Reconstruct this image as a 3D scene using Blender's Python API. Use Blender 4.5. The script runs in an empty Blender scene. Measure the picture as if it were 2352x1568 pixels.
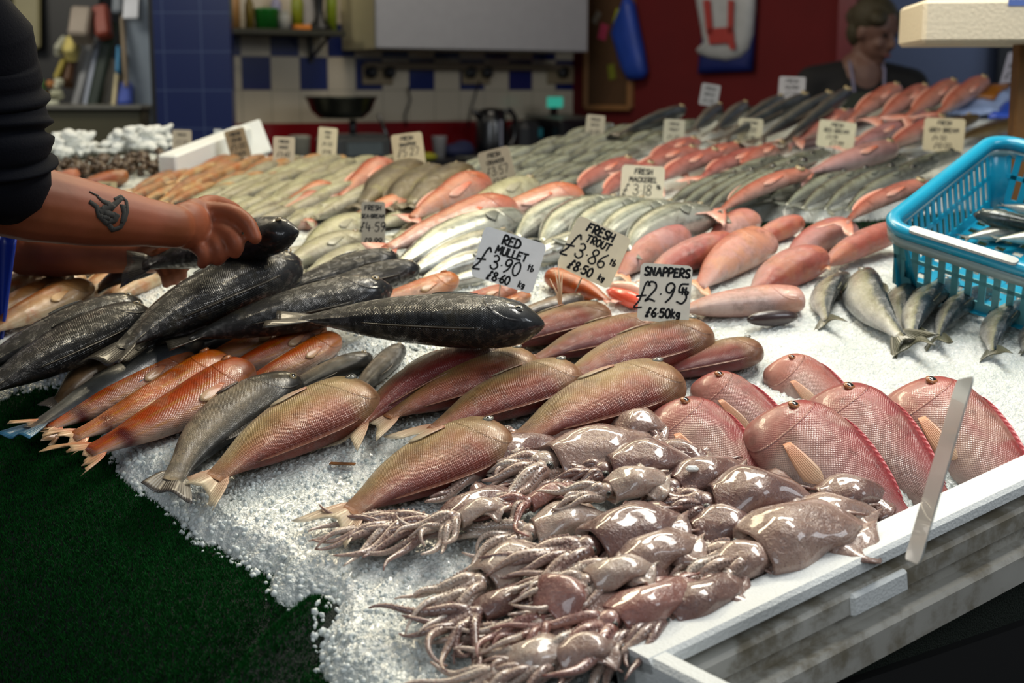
import bpy, math, random
import numpy as np
from mathutils import Vector, Matrix, Euler, Quaternion
C = bpy.context.scene.collection
sc = bpy.context.scene
# ---------------------------------------------------------------- camera
PITCH = math.radians(10.12); EYE = 1.45; FPX = 3231.0
cd = bpy.data.cameras.new('camera'); cam = bpy.data.objects.new('camera', cd); C.objects.link(cam)
cam.location = (0, 0, EYE); cam.rotation_euler = (math.pi/2-PITCH, 0, 0)
cd.sensor_width = 36; cd.lens = FPX*36/2352; cd.clip_start = .05
cd.dof.use_dof = True; cd.dof.focus_distance = 1.98; cd.dof.aperture_fstop = 4.2
sc.camera = cam
# ---------------------------------------------------------------- world, light, exposure
wd = bpy.data.worlds.new('world'); sc.world = wd; wd.use_nodes = True
wb = wd.node_tree.nodes['Background']; wb.inputs[0].default_value = (.72, .76, .80, 1); wb.inputs[1].default_value = .16
sc.view_settings.view_transform = 'Standard'; sc.view_settings.look = 'None'
sc.view_settings.gamma = 1; sc.view_settings.use_curve_mapping = False
sc.view_settings.exposure = 0.0
def area(name, loc, target, sx, sy, power, col):
    l = bpy.data.lights.new(name, 'AREA'); l.shape = 'RECTANGLE'; l.size = sx; l.size_y = sy; l.energy = power; l.color = col
    o = bpy.data.objects.new(name, l); C.objects.link(o); o.location = loc
    o.rotation_euler = (Vector(target)-Vector(loc)).to_track_quat('-Z', 'Y').to_euler()
    return o
area('daylight_from_street', (-1.6, -2.2, 3.3), (.2, 2.4, .9), 2.6, 1.6, 48, (.88, .94, 1.0))
area('daylight_from_right', (3.6, 1.0, 3.0), (.6, 2.6, 1.0), 1.6, 1.2, 34, (.90, .95, 1.0))
area('stall_lamp', (-.75, 3.3, 2.75), (-.1, 2.5, 1.0), 1.3, .22, 20, (1.0, .86, .60))
area('stall_lamp', (.55, 3.1, 2.75), (.4, 2.4, 1.0), 1.3, .22, 27, (1.0, .92, .74))
area('stall_lamp', (-.2, 4.6, 2.85), (-.2, 3.4, 1.1), 1.6, .22, 10, (1.0, .86, .58))
area('front_lamp', (.8, 2.2, 2.7), (.62, 2.05, .9), .9, .5, 27, (1.0, .97, .90))
area('kitchen_lamp', (-.2, 5.3, 2.9), (-.3, 6.4, 1.2), .8, .4, 11, (1.0, .90, .76))
area('back_room_daylight', (2.9, 6.6, 2.6), (2.2, 7.6, 1.4), .8, .8, 7, (.70, .82, 1.0))
area('far_stall_fill', (-2.5, 4.5, 2.8), (-1.75, 5.8, 1.45), .8, .5, 20, (1.0, .93, .80))  # added unseen fill, aimed to brighten the pale panel and the left clutter
# ---------------------------------------------------------------- geometry of the display
CP, SP = math.cos(PITCH), math.sin(PITCH)
def raydir(px, py):
    dx = (px-1176)/FPX; dv = -(py-784)/FPX
    return Vector((dx, CP+dv*SP, -SP+dv*CP))
def sstep(a, b, x):
    t = np.clip((x-a)/(b-a), 0, 1); return t*t*(3-2*t)
def S(x, y):
    """height of the top of the ice bed: it climbs away from the customer and again to a far right tier"""
    D = .355+.2*(2.5-y)+.07*np.sqrt((2.5-y)**2+.02)
    T = .16*sstep(.10, .30, x/np.maximum(y, .1))*sstep(3.7, 5.2, y)
    return EYE-D+T
def P(px, py, h=0.0):
    d = raydir(px, py); t = .8; 
    last = None
    while t < 7.5:
        p = Vector((0, 0, EYE))+d*t
        g = p.z-(float(S(p.x, p.y))+h)
        if g <= 0:
            a, b = t-.02, t
            for _ in range(14):
                m = (a+b)/2; p = Vector((0, 0, EYE))+d*m
                if p.z-(float(S(p.x, p.y))+h) > 0: a = m
                else: b = m
            return p
        if last is not None and t > 3.5 and g > last and py < 330: 
            return p
        last = g; t += .02
    return Vector((0, 0, EYE))+d*5.2
def at(px, py, y):
    d = raydir(px, py); return Vector((0, 0, EYE))+d*(y/d.y)
def nrm(x, y):
    e = .02
    return Vector((-(float(S(x+e, y))-float(S(x-e, y)))/(2*e), -(float(S(x, y+e))-float(S(x, y-e)))/(2*e), 1)).normalized()
# ---------------------------------------------------------------- object helpers
def link(o, parent=None):
    C.objects.link(o)
    if parent: o.parent = parent
    return o
def thing(name, label, cat, loc=(0, 0, 0), mat=None, group=None):
    o = bpy.data.objects.new(name, None); C.objects.link(o); o.empty_display_size = .02
    if mat is not None: o.matrix_world = mat
    else: o.location = loc
    o['label'] = label; o['category'] = cat
    if group: o['group'] = group
    return o
def tag(o, label, cat, group=None, kind=None):
    o['label'] = label; o['category'] = cat
    if group: o['group'] = group
    if kind: o['kind'] = kind
    return o
def mesh(name, v, f, m, parent=None, uv=None, smooth=True, col=None):
    me = bpy.data.meshes.new(name); me.from_pydata([tuple(p) for p in v], [], [tuple(q) for q in f])
    if uv is not None:
        l = me.uv_layers.new(name='UVMap'); idx = np.zeros(len(me.loops), dtype=np.int32); me.loops.foreach_get('vertex_index', idx)
        l.data.foreach_set('uv', np.asarray(uv, dtype=np.float32)[idx].ravel())
    if smooth: me.polygons.foreach_set('use_smooth', [True]*len(me.polygons))
    me.update()
    if m is not None: me.materials.append(m)
    return link(bpy.data.objects.new(name, me), parent)
class MB:
    """collects shapes into one mesh"""
    def __init__(s): s.v = []; s.f = []
    def add(s, v, f):
        n = len(s.v); s.v += [tuple(p) for p in v]; s.f += [tuple(i+n for i in q) for q in f]; return s
    def box(s, c, d, M=None, bev=0.0):
        x, y, z = d[0]/2, d[1]/2, d[2]/2; b = min(bev, x*.9, y*.9, z*.9)
        if b <= 0:
            v = [(i*x, j*y, k*z) for i in (-1, 1) for j in (-1, 1) for k in (-1, 1)]
            f = [(0, 1, 3, 2), (4, 6, 7, 5), (0, 4, 5, 1), (2, 3, 7, 6), (0, 2, 6, 4), (1, 5, 7, 3)]
        else:
            v = []; f = []
            # rounded-edge box: 3 verts per corner
            for i in (-1, 1):
                for j in (-1, 1):
                    for k in (-1, 1):
                        v += [(i*x, j*(y-b), k*(z-b)), (i*(x-b), j*y, k*(z-b)), (i*(x-b), j*(y-b), k*z)]
            I = lambda i, j, k, a: (((i > 0)*2+(j > 0))*2+(k > 0))*3+a
            for i in (-1, 1): f.append((I(i, -1, -1, 0), I(i, 1, -1, 0), I(i, 1, 1, 0), I(i, -1, 1, 0)))
            for j in (-1, 1): f.append((I(-1, j, -1, 1), I(1, j, -1, 1), I(1, j, 1, 1), I(-1, j, 1, 1)))
            for k in (-1, 1): f.append((I(-1, -1, k, 2), I(1, -1, k, 2), I(1, 1, k, 2), I(-1, 1, k, 2)))
            for i in (-1, 1):
                for j in (-1, 1): f.append((I(i, j, -1, 0), I(i, j, 1, 0), I(i, j, 1, 1), I(i, j, -1, 1)))
            for i in (-1, 1):
                for k in (-1, 1): f.append((I(i, -1, k, 0), I(i, 1, k, 0), I(i, 1, k, 2), I(i, -1, k, 2)))
            for j in (-1, 1):
                for k in (-1, 1): f.append((I(-1, j, k, 1), I(1, j, k, 1), I(1, j, k, 2), I(-1, j, k, 2)))
            for i in (-1, 1):
                for j in (-1, 1):
                    for k in (-1, 1): f.append((I(i, j, k, 0), I(i, j, k, 1), I(i, j, k, 2)))
        c = Vector(c); v = [c+Vector(p) for p in v]
        if M is not None: v = [M @ p for p in v]
        return s.add(v, f)
    def tube(s, pts, rad, n=10, caps=True):
        pts = [Vector(p) for p in pts]; m = len(pts)
        if not hasattr(rad, '__len__'): rad = [rad]*m
        up = Vector((0, 0, 1)); v = []; f = []; prev = None
        for i, p in enumerate(pts):
            t = (pts[min(i+1, m-1)]-pts[max(i-1, 0)]).normalized()
            if prev is None:
                a = t.cross(up)
                if a.length < .1: a = t.cross(Vector((1, 0, 0)))
                a.normalize()
            else: a = (prev-t*prev.dot(t)).normalized()
            prev = a; b = t.cross(a)
            for k in range(n):
                w = 2*math.pi*k/n; v.append(p+(a*math.cos(w)+b*math.sin(w))*rad[i])
        for i in range(m-1):
            for k in range(n):
                k2 = (k+1) % n; f.append((i*n+k, i*n+k2, (i+1)*n+k2, (i+1)*n+k))
        if caps: f.append(tuple(range(n-1, -1, -1))); f.append(tuple((m-1)*n+k for k in range(n)))
        return s.add(v, f)
    def lathe(s, prof, n=24, M=None):
        v = []; f = []; m = len(prof)
        for r, z in prof:
            for k in range(n):
                w = 2*math.pi*k/n; v.append(Vector((r*math.cos(w), r*math.sin(w), z)))
        for i in range(m-1):
            for k in range(n):
                k2 = (k+1) % n; f.append((i*n+k, i*n+k2, (i+1)*n+k2, (i+1)*n+k))
        f.append(tuple(range(n-1, -1, -1))); f.append(tuple((m-1)*n+k for k in range(n)))
        if M is not None: v = [M @ p for p in v]
        return s.add(v, f)
    def ell(s, c, r, M=None, nu=16, nv=10):
        v = []; f = []
        for j in range(nv+1):
            a = math.pi*j/nv
            for i in range(nu):
                w = 2*math.pi*i/nu; p = Vector((r[0]*math.sin(a)*math.cos(w), r[1]*math.sin(a)*math.sin(w), r[2]*math.cos(a)))
                if M is not None: p = M @ p
                v.append(Vector(c)+p)
        for j in range(nv):
            for i in range(nu):
                i2 = (i+1) % nu; f.append((j*nu+i, (j+1)*nu+i, (j+1)*nu+i2, j*nu+i2))
        return s.add(v, f)
    def sheet(s, G, th, closed=False):
        """G: grid [i][j] of Vectors; gives it the thickness th"""
        G = [[Vector(p) for p in r] for r in G]; ni, nj = len(G), len(G[0]); top = []; bot = []
        for i in range(ni):
            for j in range(nj):
                a = G[min(i+1, ni-1)][j]-G[max(i-1, 0)][j]; b = G[i][min(j+1, nj-1)]-G[i][max(j-1, 0)]
                n = a.cross(b); n = n.normalized() if n.length > 1e-12 else Vector((0, 0, 1))
                top.append(G[i][j]+n*th/2); bot.append(G[i][j]-n*th/2)
        v = top+bot; N = ni*nj; f = []
        for i in range(ni-1):
            for j in range(nj-1):
                q = (i*nj+j, (i+1)*nj+j, (i+1)*nj+j+1, i*nj+j+1); f.append(q); f.append(tuple(k+N for k in q[::-1]))
        for i in range(ni-1):
            for j in (0, nj-1):
                a, b = i*nj+j, (i+1)*nj+j; f.append((a, a+N, b+N, b) if j == 0 else (a, b, b+N, a+N))
        for j in range(nj-1):
            for i in (0, ni-1):
                a, b = i*nj+j, i*nj+j+1; f.append((a, b, b+N, a+N) if i == 0 else (a, a+N, b+N, b))
        return s.add(v, f)
    def out(s, name, m, parent=None, smooth=True, uv=None):
        return mesh(name, s.v, s.f, m, parent, uv, smooth)
def subd(o, lv=1):
    md = o.modifiers.new('subdivision', 'SUBSURF'); md.levels = lv; md.render_levels = lv; return o
def bake(o):
    dg = bpy.context.evaluated_depsgraph_get(); dg.update()
    me = bpy.data.meshes.new_from_object(o.evaluated_get(dg)); old = o.data; o.modifiers.clear(); o.data = me
    me.polygons.foreach_set('use_smooth', [True]*len(me.polygons)); return o
def fuse(o, voxel, smooth=4, fac=.6):
    """melts the overlapping shapes of one mesh into one continuous skin"""
    md = o.modifiers.new('remesh', 'REMESH'); md.mode = 'VOXEL'; md.voxel_size = voxel
    if smooth:
        sm = o.modifiers.new('smooth', 'SMOOTH'); sm.iterations = smooth; sm.factor = fac
    return bake(o)
# ---------------------------------------------------------------- materials
def lin(c):
    if isinstance(c, str): c = tuple(int(c[i:i+2], 16)/255 for i in (0, 2, 4))
    return tuple((x/12.92 if x <= .04045 else ((x+.055)/1.055)**2.4) for x in c[:3])+(1,)
class NT:
    cn = False
    def __init__(s, name):
        s.m = bpy.data.materials.new(name); s.m.use_nodes = True; s.t = s.m.node_tree; s.p = s.t.nodes['Principled BSDF']
        s.tc = s.t.nodes.new('ShaderNodeTexCoord')
    def n(s, ty, **kw):
        nd = s.t.nodes.new('ShaderNode'+ty)
        for k, v in kw.items(): setattr(nd, k, v)
        return nd
    def put(s, sock, v):
        if v is None: return
        if hasattr(v, 'is_output'): s.t.links.new(v, sock)
        else: sock.default_value = v
    def math(s, op, a, b=None, c=None, clamp=False):
        nd = s.n('Math', operation=op); nd.use_clamp = clamp; s.put(nd.inputs[0], a)
        if b is not None: s.put(nd.inputs[1], b)
        if c is not None: s.put(nd.inputs[2], c)
        return nd.outputs[0]
    def mix(s, f, a, b, mode='MIX'):
        nd = s.n('Mix', data_type='RGBA', blend_type=mode); s.put(nd.inputs[0], f); s.put(nd.inputs[6], a); s.put(nd.inputs[7], b); return nd.outputs[2]
    def ramp(s, f, stops):
        nd = s.n('ValToRGB'); e = nd.color_ramp.elements
        while len(e) < len(stops): e.new(.5)
        for k, (p, c) in enumerate(stops): e[k].position = p; e[k].color = lin(c)
        s.put(nd.inputs[0], f); return nd.outputs[0]
    def step(s, a, b, x):
        nd = s.n('MapRange', interpolation_type='SMOOTHSTEP'); s.put(nd.inputs[0], x); nd.inputs[1].default_value = a; nd.inputs[2].default_value = b; return nd.outputs[0]
    def vec(s, v, sc_=(1, 1, 1), loc=(0, 0, 0)):
        nd = s.n('Mapping'); s.put(nd.inputs[0], v); nd.inputs[3].default_value = sc_; nd.inputs[1].default_value = loc; return nd.outputs[0]
    def noise(s, v, scale, detail=3, rough=.55, dist=0):
        nd = s.n('TexNoise'); s.put(nd.inputs['Vector'], v); nd.inputs['Scale'].default_value = scale; nd.inputs['Detail'].default_value = detail
        nd.inputs['Roughness'].default_value = rough; nd.inputs['Distortion'].default_value = dist; return nd.outputs[0]
    def voro(s, v, scale, rnd=1, feature='F1', out=0):
        nd = s.n('TexVoronoi', feature=feature); s.put(nd.inputs['Vector'], v); nd.inputs['Scale'].default_value = scale; nd.inputs['Randomness'].default_value = rnd; return nd.outputs[out]
    def bump(s, h, strength=.3, dist=.01, prev=None):
        nd = s.n('Bump'); s.put(nd.inputs['Height'], h); nd.inputs['Strength'].default_value = strength; nd.inputs['Distance'].default_value = dist
        if prev is not None: s.put(nd.inputs['Normal'], prev)
        return nd.outputs[0]
    def fin(s, col=None, rough=None, bump=None, **kw):
        s.put(s.p.inputs['Base Color'], col); s.put(s.p.inputs['Roughness'], rough)
        if bump is not None:
            s.put(s.p.inputs['Normal'], bump)
            if s.cn: s.put(s.p.inputs['Coat Normal'], bump)
        for k, v in kw.items(): s.put(s.p.inputs[k.replace('_', ' ')], v)
        return s.m
_plain = {}
def plain(col, rough=.5, nz=.06, bump=0.0, scale=30, metal=0, coat=0, name=None, trans=0, emis=None, es=0, sss=0, alpha=1):
    key = (col, rough, nz, bump, scale, metal, coat, trans, emis, es, sss, alpha)
    if key in _plain: return _plain[key]
    t = NT(name or 'surface'); c = lin(col); n = t.noise(t.tc.outputs['Object'], scale, 4)
    a = tuple(min(1, x*(1+nz*2)) for x in c[:3])+(1,); b = tuple(x*(1-nz*2) for x in c[:3])+(1,)
    colr = t.mix(n, b, a)
    bp = t.bump(n, bump, .004) if bump else None
    kw = dict(Metallic=metal)
    if coat: kw['Coat_Weight'] = coat; kw['Coat_Roughness'] = .12
    if trans: kw['Transmission_Weight'] = trans
    if emis: kw['Emission_Color'] = lin(emis); kw['Emission_Strength'] = es
    if sss: kw['Subsurface_Weight'] = sss; kw['Subsurface_Radius'] = (.02, .01, .007); kw['Subsurface_Scale'] = .5
    if alpha < 1: kw['Alpha'] = alpha
    _plain[key] = t.fin(colr, rough, bp, **kw); return _plain[key]
def fishmat(name, ramp, head=None, hf=.6, tailc=None, mott=None, spots=None, scales=(60, 26, .35), glint=None, stripes=None, rough=.36, coat=.6, crough=.09, metal=0.0, spec=.5, gill=.5, patch=None, bands=None, sat=1.12):
    """u = 0 at the tail root .. 1 at the snout, v = 0 at the back .. 1 at the belly"""
    t = NT(name); t.cn = True; uvn = t.n('SeparateXYZ'); t.put(uvn.inputs[0], t.tc.outputs['UV']); u, v = uvn.outputs[0], uvn.outputs[1]
    oi = t.n('ObjectInfo'); rnd = oi.outputs['Random']
    ob = t.n('VectorMath', operation='ADD'); t.put(ob.inputs[0], t.tc.outputs['Object'])
    cx = t.n('CombineXYZ'); t.put(cx.inputs[0], t.math('MULTIPLY', rnd, 7.3)); t.put(cx.inputs[1], rnd); t.put(ob.inputs[1], cx.outputs[0]); O = ob.outputs[0]
    nz = t.noise(O, 14, 4); nf = t.noise(O, 60, 3)
    q = t.math('ADD', v, t.math('MULTIPLY', t.math('SUBTRACT', nz, .5), .34))
    q = t.math('ADD', q, t.math('MULTIPLY', t.math('SUBTRACT', nf, .5), .10), clamp=True)
    c = t.ramp(q, ramp)
    if stripes:  # dark bars across the back
        w = t.n('TexWave', wave_type='BANDS', bands_direction='X'); t.put(w.inputs[0], t.vec(t.tc.outputs['UV'], (stripes[1], 3.0, 1))); w.inputs['Scale'].default_value = 1
        w.inputs['Distortion'].default_value = 5; w.inputs['Detail'].default_value = 2
        f = t.math('MULTIPLY', t.step(.45, .7, w.outputs[1]), t.math('SUBTRACT', 1, t.step(.25, .48, q)))
        c = t.mix(t.math('MULTIPLY', f, stripes[2]), c, lin(stripes[0]))
    if bands:    # lines that run along the flank
        w = t.math('SINE', t.math('MULTIPLY', v, bands[1])); f = t.math('MULTIPLY', t.step(.55, .95, w), t.step(.3, .6, nf))
        c = t.mix(t.math('MULTIPLY', f, bands[2]), c, lin(bands[0]))
    if mott:
        f = t.math('MULTIPLY', t.step(mott[3]-.07, mott[3]+.07, t.noise(O, mott[1], 5, .6, .4)), mott[2]); c = t.mix(f, c, lin(mott[0]))
    if spots:
        f = t.math('MULTIPLY', t.math('SUBTRACT', 1, t.step(.1, .28, t.voro(O, spots[1], 1))), spots[2]); c = t.mix(f, c, lin(spots[0]))
    if patch:    # (colour, u, width) a dark blotch near the tail
        f = t.math('SUBTRACT', 1, t.step(.0, patch[2], t.math('ABSOLUTE', t.math('SUBTRACT', u, patch[1])))); f = t.math('MULTIPLY', f, t.step(.42, .55, nz)); c = t.mix(f, c, lin(patch[0]))
    if tailc: c = t.mix(t.math('SUBTRACT', 1, t.step(.0, .2, u)), c, lin(tailc))
    if head:
        f = t.math('MULTIPLY', t.step(.70, .80, t.math('ADD', u, t.math('MULTIPLY', nz, .06))), hf); f = t.math('MULTIPLY', f, t.math('ADD', .45, nf), clamp=True); c = t.mix(f, c, lin(head))
    # scales
    su, sv = t.math('MULTIPLY', u, scales[0]), t.math('MULTIPLY', v, scales[1]); cs = t.n('CombineXYZ'); t.put(cs.inputs[0], t.math('MULTIPLY', t.math('ADD', su, sv), .98)); t.put(cs.inputs[1], t.math('MULTIPLY', t.math('SUBTRACT', sv, su), .98)); vo = t.voro(cs.outputs[0], 1, .16)
    inb = t.math('SUBTRACT', 1, t.step(.70, .9, u)); sh = t.math('MULTIPLY', vo, inb)
    c = t.mix(t.math('MULTIPLY', t.math('MULTIPLY', t.step(.45, .75, vo), inb), .2*min(1, scales[2]*2.2)), c, t.mix(.5, c, (0.02, .01, .008, 1)))
    # gill cover edge
    du = t.math('DIVIDE', t.math('SUBTRACT', u, .90), .145); dv = t.math('DIVIDE', t.math('SUBTRACT', v, .52), .40)
    rr = t.math('SQRT', t.math('ADD', t.math('MULTIPLY', du, du), t.math('MULTIPLY', dv, dv)))
    ring = t.math('SUBTRACT', 1, t.step(0, .06, t.math('ABSOLUTE', t.math('SUBTRACT', rr, 1)))); ring = t.math('MULTIPLY', ring, t.math('SUBTRACT', 1, t.step(.86, .92, u)))
    c = t.mix(t.math('MULTIPLY', ring, gill*.6), c, t.mix(.75, c, lin('3a1a14')))
    blot = t.noise(O, 24, 6, .72); c = t.mix(1.0, c, t.ramp(blot, [(.30, 'b4aca6'), (.48, 'f4f2f0'), (.62, 'ffffff'), (.72, 'dcd2ca')]), 'MULTIPLY')
    val = t.n('HueSaturation'); t.put(val.inputs['Color'], c); t.put(val.inputs['Value'], t.math('ADD', .50, t.math('MULTIPLY', rnd, .16))); t.put(val.inputs['Saturation'], sat); t.put(val.inputs['Hue'], t.math('ADD', .49, t.math('MULTIPLY', rnd, .02))); c = val.outputs[0]
    b1 = t.bump(sh, scales[2], .0022); b2 = t.bump(t.math('SUBTRACT', t.math('MULTIPLY', nf, .5), ring), .35, .003, b1)
    r = t.math('ADD', rough-.08, t.math('MULTIPLY', nf, .18))
    wet = t.math('MULTIPLY', t.math('ADD', .18, t.step(.46, .56, t.noise(O, 85, 4, .65, .6))), coat)
    return t.fin(c, r, b2, Coat_Weight=wet, Coat_Roughness=crough, Metallic=metal, Specular_IOR_Level=spec)
def finmat(name, a, b, alpha=.9, rough=.4):
    """u from root to edge, v across: rays"""
    t = NT(name); uvn = t.n('SeparateXYZ'); t.put(uvn.inputs[0], t.tc.outputs['UV']); u, v = uvn.outputs[0], uvn.outputs[1]
    nz = t.noise(t.tc.outputs['Object'], 40, 3)
    ray = t.math('ADD', .5, t.math('MULTIPLY', .5, t.math('SINE', t.math('MULTIPLY', v, 120))))
    c = t.mix(t.math('ADD', u, t.math('MULTIPLY', t.math('SUBTRACT', nz, .5), .6), clamp=True), lin(a), lin(b)); c = t.mix(t.math('MULTIPLY', ray, .35), c, t.mix(.5, c, (.05, .03, .02, 1)))
    bp = t.bump(ray, .4, .001)
    return t.fin(c, rough, bp, Coat_Weight=.5, Coat_Roughness=.15, Transmission_Weight=.0, Alpha=t.math('SUBTRACT', 1, t.math('MULTIPLY', t.math('MULTIPLY', u, u), 1-alpha)))
M = {}
M['bream'] = fishmat('bream_skin', [(0, '803e38'), (.16, '9e5248'), (.30, 'b06a56'), (.42, 'b88460'), (.54, 'ba9a6c'), (.70, 'ccb48e'), (1, 'e0d4c0')], head='b8a07c', hf=.55, mott=('9c5c54', 10, .35, .55), scales=(84, 40, .5), rough=.34, coat=.5, gill=.45, metal=.1, tailc='b07858')
M['bream_back_fin'] = finmat('bream_back_fin_skin', '6e4034', '8a5c48', 1)
M['bream_fin'] = finmat('bream_fin_skin', 'b8846a', 'cfc0a0', .55)
M['snapper'] = fishmat('snapper_skin', [(0, '983432'), (.14, 'b84e4a'), (.28, 'd07c74'), (.44, 'e0a69c'), (.62, 'ecc8bc'), (1, 'f2e0d6')], head='d4766a', hf=.6, mott=('e8cab4', 9, .45, .56), scales=(62, 44, .45), sat=1.12, rough=.36, coat=.4, gill=.5)
M['snapper_fin'] = finmat('snapper_fin_skin', 'e0946c', 'f0c8a4', .6)
M['snapper_back_fin'] = finmat('snapper_back_fin_skin', 'b0464a', 'c8464e', .95)
M['mullet'] = fishmat('red_mullet_skin', [(0, 'b8402a'), (.2, 'cc4e30'), (.4, 'd8643e'), (.58, 'da7a58'), (.72, 'e2a48c'), (1, 'e8cdbc')], head='c87048', hf=.5, mott=('d8a080', 22, .5, .55), bands=('dc9430', 26, .55), scales=(56, 24, .4), rough=.35, coat=.6, patch=('6c2018', .16, .07))
M['mullet_fin'] = finmat('red_mullet_fin_skin', 'cc7048', 'd8b488', .75)
M['trout'] = fishmat('trout_skin', [(0, '101316'), (.12, '1d201d'), (.22, '4e463a'), (.36, '8a7a64'), (.6, 'a89880'), (1, 'c0b49e')], head='1c1f1e', hf=.8, spots=('17150f', 190, .9), mott=('3c3428', 30, .6, .52), scales=(110, 50, .4), rough=.36, coat=.6)
M['trout_fin'] = finmat('trout_fin_skin', '3c3830', '544c44', .95)
M['greyfish'] = fishmat('grey_trout_skin', [(0, '22262a'), (.2, '42484c'), (.45, '6c6c66'), (1, '9c968a')], head='4c4e4c', hf=.5, scales=(110, 50, .15), rough=.34, coat=.6, tailc='5c5652')
M['grey_fin'] = finmat('grey_fin_skin', '4a5560', '3a7a9c', .85)
M['brownfish'] = fishmat('brown_trout_skin', [(0, '3a342c'), (.2, '5c4c3c'), (.45, '8a6e54'), (1, 'a08c74')], head='54483c', hf=.5, scales=(110, 50, .15), rough=.34, coat=.6)
M['black'] = fishmat('black_bass_skin', [(0, '0a0c0f'), (.25, '111315'), (.5, '1c1b18'), (.75, '2c2823'), (1, '443e36')], head='1a2026', hf=.75, mott=('4a4434', 26, .35, .58), scales=(90, 44, .5), rough=.5, coat=1.0, spec=.22, crough=.06, gill=.3)
M['black_fin'] = finmat('black_bass_fin_skin', '211f1c', '3c382e', .95)
M['mackerel'] = fishmat('mackerel_skin', [(0, '242f30'), (.18, '3c4a46'), (.28, '7e8a7c'), (.38, 'c0c4ac'), (.6, 'dee2d4'), (1, 'ecece6')], head='8c9088', hf=.35, stripes=('1c2a30', 46, .75), bands=('4e564e', 24, .55), scales=(150, 60, .08), rough=.22, coat=.8, metal=.35, crough=.1)
M['mackerel_dark'] = fishmat('dark_mackerel_skin', [(0, '0c1114'), (.22, '161d20'), (.34, '2c3430'), (.42, '8e927e'), (.6, 'b4b8a6'), (1, 'c8cabe')], head='2c3232', hf=.5, stripes=('0e1214', 46, .8), scales=(150, 60, .08), rough=.24, coat=.8, metal=.2)
M['mackerel_fin'] = finmat('mackerel_fin_skin', '4a504a', '7c8074', .9)
M['silver'] = fishmat('silver_fish_skin', [(0, '3c4234'), (.2, '686a4e'), (.38, 'a8a684'), (.6, 'd0ccac'), (1, 'e6e2d0')], head='a8a68c', hf=.4, mott=('c9c68c', 30, .4, .6), scales=(70, 30, .4), rough=.3, coat=.7, metal=.15)
M['silver_fin'] = finmat('silver_fin_skin', '8a8870', 'b0ac96', .9)
M['orange'] = fishmat('orange_fish_skin', [(0, 'b0603c'), (.3, 'c07c50'), (.55, 'cf9c6c'), (.8, 'd8b890'), (1, 'e4d0b4')], head='c49a6c', hf=.5, mott=('c86a40', 18, .6, .57), scales=(70, 30, .3), rough=.32, coat=.7)
M['orange_fin'] = finmat('orange_fin_skin', 'c08850', 'dcb47c', .9)
M['gurnard'] = fishmat('red_gurnard_skin', [(0, 'c4502e'), (.25, 'd06a4a'), (.45, 'd88a6c'), (.65, 'e0ab98'), (1, 'ead0c6')], head='d86c4c', hf=.45, mott=('dc9a70', 16, .5, .56), scales=(110, 40, .15), rough=.34, coat=.6)
M['gurnard_fin'] = finmat('red_gurnard_fin_skin', 'cc6648', 'e0b0a0', .9)
M['pinkfish'] = fishmat('pink_fish_skin', [(0, 'c8604e'), (.25, 'd87a6c'), (.5, 'e29a90'), (.75, 'e6b4ae'), (1, 'ecccc8')], head='dc8676', hf=.3, mott=('e29468', 12, .55, .54), scales=(64, 36, .45), rough=.36, coat=.5, gill=0, sat=1.0)
M['redfar'] = fishmat('far_red_fish_skin', [(0, 'a84438'), (.3, 'bf6052'), (.6, 'cc8478'), (1, 'd8aaa2')], head='c4705f', hf=.4, scales=(60, 30, .3), rough=.3, coat=.7, sat=1.0)
M['sardine'] = fishmat('sardine_skin', [(0, '1c2a32'), (.16, '263a46'), (.28, '3c4c50'), (.36, 'b0b08c'), (.48, 'd2d0b8'), (.7, 'dcdedc'), (1, 'ecece8')], head='7c8472', hf=.4, stripes=('1c2a32', 60, .3), scales=(64, 30, .45), rough=.26, coat=.8, metal=.12, sat=1.0)
M['sardine_fin'] = finmat('sardine_fin_skin', '3c4032', '50523e', .95)
M['brownflat'] = fishmat('mottled_brown_fish_skin', [(0, '3a3222'), (.4, '564a30'), (.7, '6e6044'), (1, '8a7c5c')], head='54482e', hf=.4, mott=('9a9460', 24, .55, .6), scales=(60, 30, .3), rough=.34, coat=.6)
M['brown_fin'] = finmat('mottled_brown_fin_skin', '4a4030', '6a5f44', .95)
M['salmonpink'] = fishmat('far_pink_fish_skin', [(0, 'b4706c'), (.4, 'c48a86'), (.8, 'd0a4a4'), (1, 'dabcbc')], head='b87470', hf=.3, scales=(80, 36, .3), rough=.36, coat=.5, sat=1.0)
M['flesh'] = plain('e0553c', .3, .12, .3, 60, coat=.7, sss=.15, name='cut_flesh')
M['flesh_pale'] = plain('e0b8a4', .35, .08, .3, 60, coat=.6, sss=.15, name='pale_flesh')
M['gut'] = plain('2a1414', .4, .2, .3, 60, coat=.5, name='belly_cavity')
M['eye'] = plain('8c7c5a', .3, .1, 0, 90, coat=.4, name='eye_ring'); M['eye_grey'] = plain('6c6c64', .3, .1, 0, 90, coat=.4, name='grey_eye_ring'); M['eye_red'] = plain('9c6038', .3, .1, 0, 90, coat=.4, name='orange_eye_ring')
M['pupil'] = plain('0c0d10', .08, .02, 0, 50, coat=1, name='pupil')
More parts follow.
